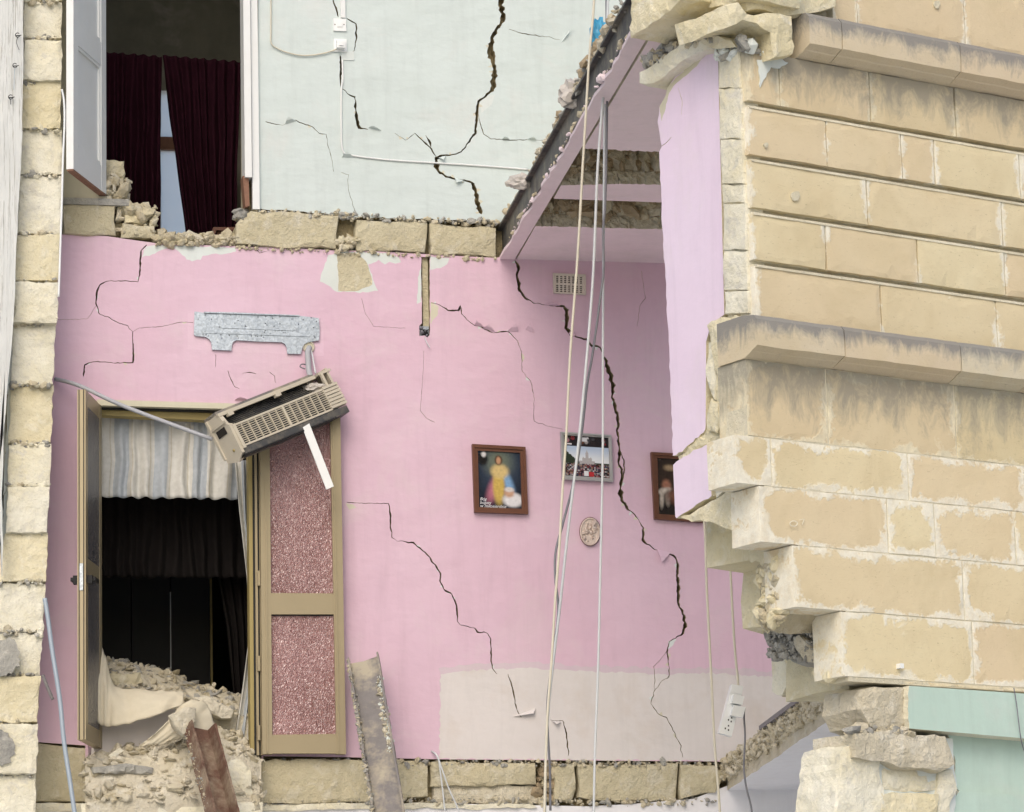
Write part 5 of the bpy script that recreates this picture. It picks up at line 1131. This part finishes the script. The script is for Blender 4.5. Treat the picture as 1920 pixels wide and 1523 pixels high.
cable('hanging_cable', [(1140,-220),(1138,0),(1134,200),(1132,400),(1130.5,631),(1130.5,811),(1129,920),(1125,1104),(1121,1268),(1115,1432),(1112,1640)], .0065, 'cable_pale', 'straight pale cable, rightmost of those hanging in front of the pictures', CI)
CJ = Frame(WF.W(0, 0, 3.3), WF.u, WF.n)
cable('hanging_cable', [(1318,960),(1322,1000),(1325,1100),(1330,1200),(1335,1300),(1340,1400),(1346,1470),(1352,1560),(1356,1640)], .007, 'rope_cream', 'white cable hanging straight down left of the power strip', CJ)
cable('hanging_cable', [(1362,960),(1366,1000),(1370,1080),(1373,1140),(1378,1220),(1383,1270),(1384,1288)], .007, 'rope_cream', 'white flex from which the power strip hangs', CJ)
cable('dangling_flex', [(1396,1326),(1395,1345),(1397,1380),(1395,1440),(1400,1480),(1410,1525),(1420,1640)], .0055, 'cable_grey', 'dark flex trailing down from the plug in the power strip', CJ)
stp = thing('power_strip', CJ.pt(1362, 1380), 'white multi-socket power strip dangling on a flex at the lower right', 'power strip')
def pq(n, q, w0, w1, m): return quadslab(n, CJ, q, w0, w1, m, stp)
pq('housing', [(1372,1284),(1394,1288),(1372,1381),(1348,1374)], -.02, .02, 'plastic_white'); pq('end_cap', [(1373,1283),(1394,1287),(1391,1302),(1370,1298)], -.022, .024, 'plastic_white')
pq('side_plug', [(1376,1302),(1396,1306),(1392,1322),(1372,1318)], .02, .06, 'plastic_white'); pq('side_plug', [(1376,1322),(1398,1326),(1393,1346),(1371,1341)], .02, .055, 'plastic_white')
for x, y in ((1372, 1346), (1366, 1350), (1371, 1353), (1366, 1361), (1360, 1366), (1366, 1369)): fbox('socket_hole', CJ, x - 1.2, y - 1.6, x + 1.2, y + 1.6, .0195, .0205, 'dowel_dark', stp)
cable('white_flex', [(116,168),(120,190),(121,230),(118,300),(116,380),(114,440),(112,500),(110,557)], .006, 'plastic_white', 'thin white flex hanging beside the stone column at the left', Frame(WF.W(0, 0, 1.5), WF.u, WF.n))
cable('metal_pipe', [(84,1122),(90,1160),(98,1220),(112,1310),(120,1390),(132,1470),(142,1540),(152,1620)], .013, 'pipe_blue', 'pale blue grey pipe leaning at the lower left', Frame(WF.W(0, 0, 1.6), WF.u, WF.n), 'pipe')
cable('short_bar', [(80,1266),(88,1286),(99,1312)], .01, 'steel_grey', 'short grey bar sticking out of the stone column at the lower left', Frame(WF.W(0, 0, .9), WF.u, WF.n), 'bar')
tube('loose_wire', [WF.pt(*p) for p in ((809,1409,.0),(815,1412,.04),(822,1424,.06),(826,1450,.07),(832,1500,.08),(838,1560,.08))], .005, 'cable_pale', None, label='left of the two pale wires coming out at the foot of the pink wall', cat='wire')
tube('loose_wire', [WF.pt(*p) for p in ((810,1410,.0),(819,1416,.05),(828,1440,.07),(842,1480,.09),(858,1515,.1),(872,1560,.1))], .005, 'cable_pale', None, label='right of the two pale wires coming out at the foot of the pink wall', cat='wire')
tube('box_wire', [WF.pt(*p) for p in ((795,628,-.01),(799,640,.01),(806,652,.02))], .003, 'cable_pale', None, label='thin wire hanging from the open electrical box in the pink wall', cat='wire')

# ------------------------------------------------------------------ fallen steel and rubble at the doorway
def ibeam(name, A_, B_, face, wdt, hgt, t, mat, label, kind='I'):
    d = (B_ - A_).normalized(); s = d.cross(face).normalized(); f = s.cross(d).normalized()
    if f.dot(face) < 0: f = -f
    if s.dot(WF.u) < 0: s = -s
    hw = wdt / 2
    if kind == 'U': pr = [(-hw, 0), (hw, 0), (hw, hgt), (hw - t, hgt), (hw - t, t), (-hw + t, t), (-hw + t, hgt), (-hw, hgt)]
    root = thing(name, B_, label, 'beam')
    m = 36; vs, fs = [], []; n = len(pr)
    for i in range(m + 1):
        q = A_.lerp(B_, i / m)
        for a, b in pr: vs.append(q + s * (a + random.uniform(-.002, .002)) + f * (b + random.uniform(-.002, .002)) + (d * random.uniform(-.025, .025) if i == 0 else Vector()))
    for i in range(m):
        for j in range(n): k_ = (j + 1) % n; fs.append([i * n + j, i * n + k_, (i + 1) * n + k_, (i + 1) * n + j])
    fs += [list(range(n))[::-1], [m * n + j for j in range(n)]]
    mk('steel_section', vs, fs, mat, root); return root, d, s, f
A, B = WF.pt(683, 1240, .12), WF.pt(742, 1600, .75)
rt, d, s, f = ibeam('fallen_beam', A, B, (WF.n - WF.u * .25).normalized(), .19, .06, .012, 'steel_grey', 'grey steel channel leaning against the pink wall below the folded door', 'U')
rubble('plaster_crust', lambda: A.lerp(B, random.random() ** .8) + s * random.uniform(-.10, -.085) + f * random.uniform(.01, .065), 900, .004, .016, ['rubble_stone', 'grey_mortar'], rt, kind='stuff')
rubble('plaster_crust', lambda: A.lerp(B, random.uniform(.1, .5)) + s * random.uniform(.05, .09) + f * random.uniform(.01, .016), 160, .004, .02, ['undercoat', 'dusty_stone'], rt, kind='stuff')
A2_, B2_ = WF.pt(368, 1372, .35), WF.pt(428, 1600, .9)
rt2, d2, s2, f2 = ibeam('fallen_beam', A2_, B2_, (WF.n + WF.u * .35).normalized(), .17, .10, .014, 'steel_rust', 'rust brown steel beam sticking up out of the rubble in the doorway', 'U')
rubble('plaster_crust', lambda: A2_.lerp(B2_, random.random() ** 1.5) + s2 * random.uniform(-.09, -.07) + f2 * random.uniform(0, .06), 300, .003, .014, ['rubble_stone', 'grey_mortar'], rt2, kind='stuff')

# heap of rubble in the lower doorway: a closed mound with stones on it
def mound(name, P, label, nst, smin, smax, mats, thick=.25):
    """P: rows (from back to front) of points (px, py, w)"""
    rowsP = [smoothline([WF.pt(*p) for p in r_], 8) for r_ in P]; m = min(len(r_) for r_ in rowsP); rowsP = [r_[:m] for r_ in rowsP]
    cols = [smoothline([r_[i] for r_ in rowsP], 8) for i in range(m)]; nr = len(cols[0]); vs, fs = [], []
    for c_ in cols:
        for p in c_: vs.append(p + Vector((0, 0, noise.noise(p * 7) * .05 + noise.noise(p * 19) * .025 + noise.noise(p * 45) * .012)))
    for i in range(m - 1):
        for j in range(nr - 1): a = i * nr + j; fs.append([a, a + 1, a + nr + 1, a + nr])
    tops = list(vs); b0 = len(vs); vs += [v - Vector((0, 0, thick)) for v in tops]
    fs += [[q + b0 for q in f_[::-1]] for f_ in fs]
    rim = [i * nr for i in range(m)] + [(m - 1) * nr + j for j in range(1, nr)] + [i * nr + nr - 1 for i in range(m - 2, -1, -1)] + [j for j in range(nr - 2, 0, -1)]
    for a, b in zip(rim, rim[1:] + rim[:1]): fs.append([a, b, b + b0, a + b0])
    fm = [0] * len(fs); f0 = len(fs)
    for i in range(nst):
        c = random.choice(tops); k_ = len(fs); chunk_geo(c + Vector((random.uniform(-.02, .02), random.uniform(-.02, .02), .0)), smin + (smax - smin) * random.random() ** 4, vs, fs, random.random() < .5); fm += [random.randrange(len(mats))] * (len(fs) - k_)
    return mk(name, vs, fs, mats, None, fm, label=label, cat='rubble', kind='stuff')
mound('rubble_heap', [[(176,1262,-1.0),(250,1262,-1.0),(330,1275,-1.0),(400,1305,-1.0),(470,1330,-1.0)], [(176,1244,-.55),(205,1242,-.55),(280,1258,-.55),(370,1290,-.55),(470,1318,-.55)], [(176,1290,-.1),(230,1285,-.1),(300,1305,-.1),(380,1318,-.1),(470,1340,-.1)]], 'pale heap of rubble filling the lower doorway behind the dust sheet', 2400, .003, .04, ['dusty_stone', 'rubble_stone', 'grey_mortar'])
mound('rubble_heap', [[(168,1412,-.1),(230,1404,-.1),(300,1390,-.05),(370,1370,-.05),(430,1372,-.05),(486,1400,-.1)], [(160,1440,.2),(230,1424,.2),(300,1420,.2),(370,1400,.2),(430,1410,.2),(490,1440,.15)], [(160,1506,.36),(230,1504,.36),(300,1498,.36),(370,1492,.36),(430,1500,.36),(486,1506,.33)]], 'dusty slope of rubble spilling out under the lower doorway', 1100, .003, .045, ['dusty_stone', 'rubble_stone', 'dusty_stone'], .3)
# stones that can be told apart
def lstone(poly, w, d, m, label, cat='stone', amp=.016, step=.03): rocky('loose_stone', WF, poly, w, d, m, amp, step, .018, None, px=True, freq=8, label=label, cat=cat)
lstone([(196,296),(234,299),(236,322),(230,336),(196,334)], -.12, .2, 'inner_stone', 'squared stone on top of the rubble beside the panel door')
lstone([(196,336),(222,338),(236,350),(240,376),(196,376)], -.10, .2, 'rubble_stone', 'rubbly stone wedged under the squared stone beside the panel door')
lstone([(220,386),(232,388),(230,415),(219,417)], .0, .12, 'dusty_stone', 'small upright stone in the broken sill of the upper doorway')
lstone([(234,402),(262,400),(278,412),(270,420),(234,418)], .0, .15, 'fresh_stone', 'flat pale stone on the broken sill of the upper doorway')
lstone([(296,428),(306,424),(312,430),(308,442),(296,442)], .0, .1, 'rubble_stone', 'small stone at the foot of the left maroon curtain')
lstone([(340,440),(356,432),(378,440),(384,447),(350,448)], .03, .1, 'dusty_stone', 'flat stone shard lying on the pink wall top below the dark curtains')
lstone([(320,1342),(346,1324),(372,1326),(368,1352),(344,1378),(330,1366)], .42, .12, 'dusty_stone', 'angular stone standing on the tip of the rusty beam')
lstone([(418,1430),(446,1424),(470,1440),(476,1486),(456,1502),(430,1498)], .32, .2, 'pale_stone', 'rounded pale block beside the rusty beam at the bottom')
lstone([(202,1266),(262,1262),(268,1280),(250,1288),(200,1284)], -.12, .15, 'inner_stone', 'long flat stone on the rubble heap above the dust sheet')
lstone([(350,1308),(390,1306),(440,1330),(436,1346),(418,1346),(380,1330)], .02, .2, 'dusty_stone', 'slanting broken slab at the right of the rubble heap')
lstone([(172,1440),(238,1434),(288,1438),(288,1450),(240,1452),(174,1450)], .30, .12, 'grey_mortar', 'thin grey slab lying in the lower rubble slope')
lstone([(204,1416),(226,1402),(232,1408),(212,1424)], .24, .06, 'pale_stone', 'small tilted shard at the top of the lower rubble slope')
def srub(x0, x1, y0, y1, w0, w1): return lambda: WF.pt(random.uniform(x0, x1), random.uniform(y0, y1), random.uniform(w0, w1))
rubble('sill_rubble', srub(292, 446, 444, 460, -.14, .02), 420, .012, .05, ['rubble_stone', 'inner_stone', 'rubble_stone'], None, label='loose crumbled stones along the sill of the upper doorway', cat='rubble', kind='stuff')
rubble('sill_rubble', srub(196, 240, 336, 384, -.2, -.03), 160, .015, .055, ['rubble_stone', 'dusty_stone'], None, label='pile of small stones under the open panel door', cat='rubble', kind='stuff')
rubble('sill_rubble', srub(216, 292, 386, 440, -.14, -.01), 150, .015, .06, ['rubble_stone', 'inner_stone'], None, label='broken stones in the gap of the sill right of the squared block', cat='rubble', kind='stuff')
rubble('sill_rubble', srub(440, 462, 395, 412, -.1, .02), 40, .015, .05, ['rubble_stone', 'grey_mortar'], None, label='crumbs of mortar at the right jamb foot of the upper doorway', cat='rubble', kind='stuff')
fbox('sill_slab', WF, 118, 372, 242, 384, -.15, .03, 'grey_mortar', None, label='grey stone sill slab under the panel door', cat='sill')
for i_, (xa_, xb_) in enumerate(((150, 318), (320, 494))):
    rocky('ledge_stone', WF, [(xa_, 1507), (xb_, 1504), (xb_, 1585), (xa_, 1585)], .36, .4, 'pale_stone', .008, .05, .01, None, px=True, label='pale ledge stone under the rubble slope, ' + ('left of the rusty beam', 'behind the rusty beam')[i_], cat='stone', group='ledge stones under the rubble')
# dust sheet draped over the heap
def drape(name, grid, label, sub=6):
    rowsP = [smoothline([WF.pt(*p) for p in r_], sub) for r_ in grid]; m = len(rowsP[0]); cols = [smoothline([r_[i] for r_ in rowsP], sub) for i in range(m)]
    nr = len(cols[0]); vs, fs = [], []
    for i, c_ in enumerate(cols):
        for j, p in enumerate(c_): vs.append(p + WF.n * (.02 * noise.noise(Vector((i * .35, j * .12, 2))) + .012 * noise.noise(Vector((i * .8, j * .5, 7)))) + UPZ * .012 * noise.noise(Vector((i * .5, j * .3, 4))))
    for i in range(m - 1):
        for j in range(nr - 1): a = i * nr + j; fs.append([a, a + 1, a + nr + 1, a + nr])
    o = mk(name, vs, fs, 'dust_sheet', None, smooth=True, label=label, cat='sheet'); sm = o.modifiers.new('thickness', 'SOLIDIFY'); sm.thickness = .006
    return o
drape('dust_sheet', [[(168,1190,.0),(184,1205,.0),(198,1230,-.02),(215,1285,.03),(260,1292,.06),(310,1296,.06),(345,1296,.04)], [(168,1270,.08),(182,1280,.1),(196,1290,.1),(215,1310,.12),(260,1312,.15),(310,1310,.15),(344,1304,.1)], [(168,1345,.12),(184,1354,.14),(196,1362,.15),(212,1360,.17),(258,1352,.19),(305,1335,.19),(343,1322,.13)]], 'cream cloth draped over the rubble in the lower doorway')
drape('dust_sheet', [[(372,1314,.2),(388,1320,.2),(402,1356,.2),(418,1402,.2)], [(345,1318,.24),(362,1330,.25),(380,1366,.25),(400,1396,.25)], [(300,1370,.22),(325,1366,.25),(352,1372,.26),(372,1386,.26)], [(258,1400,.18),(280,1398,.2),(310,1392,.22),(330,1384,.22)]], 'torn scrap of cream cloth under the stone on the rusty beam')
fbox('low_panel', WF, 165, 1330, 330, 1440, -.06, .0, 'bare_plaster', None, label='pale panel showing under the draped cloth in the doorway', cat='panel')
bpy.context.view_layer.update()
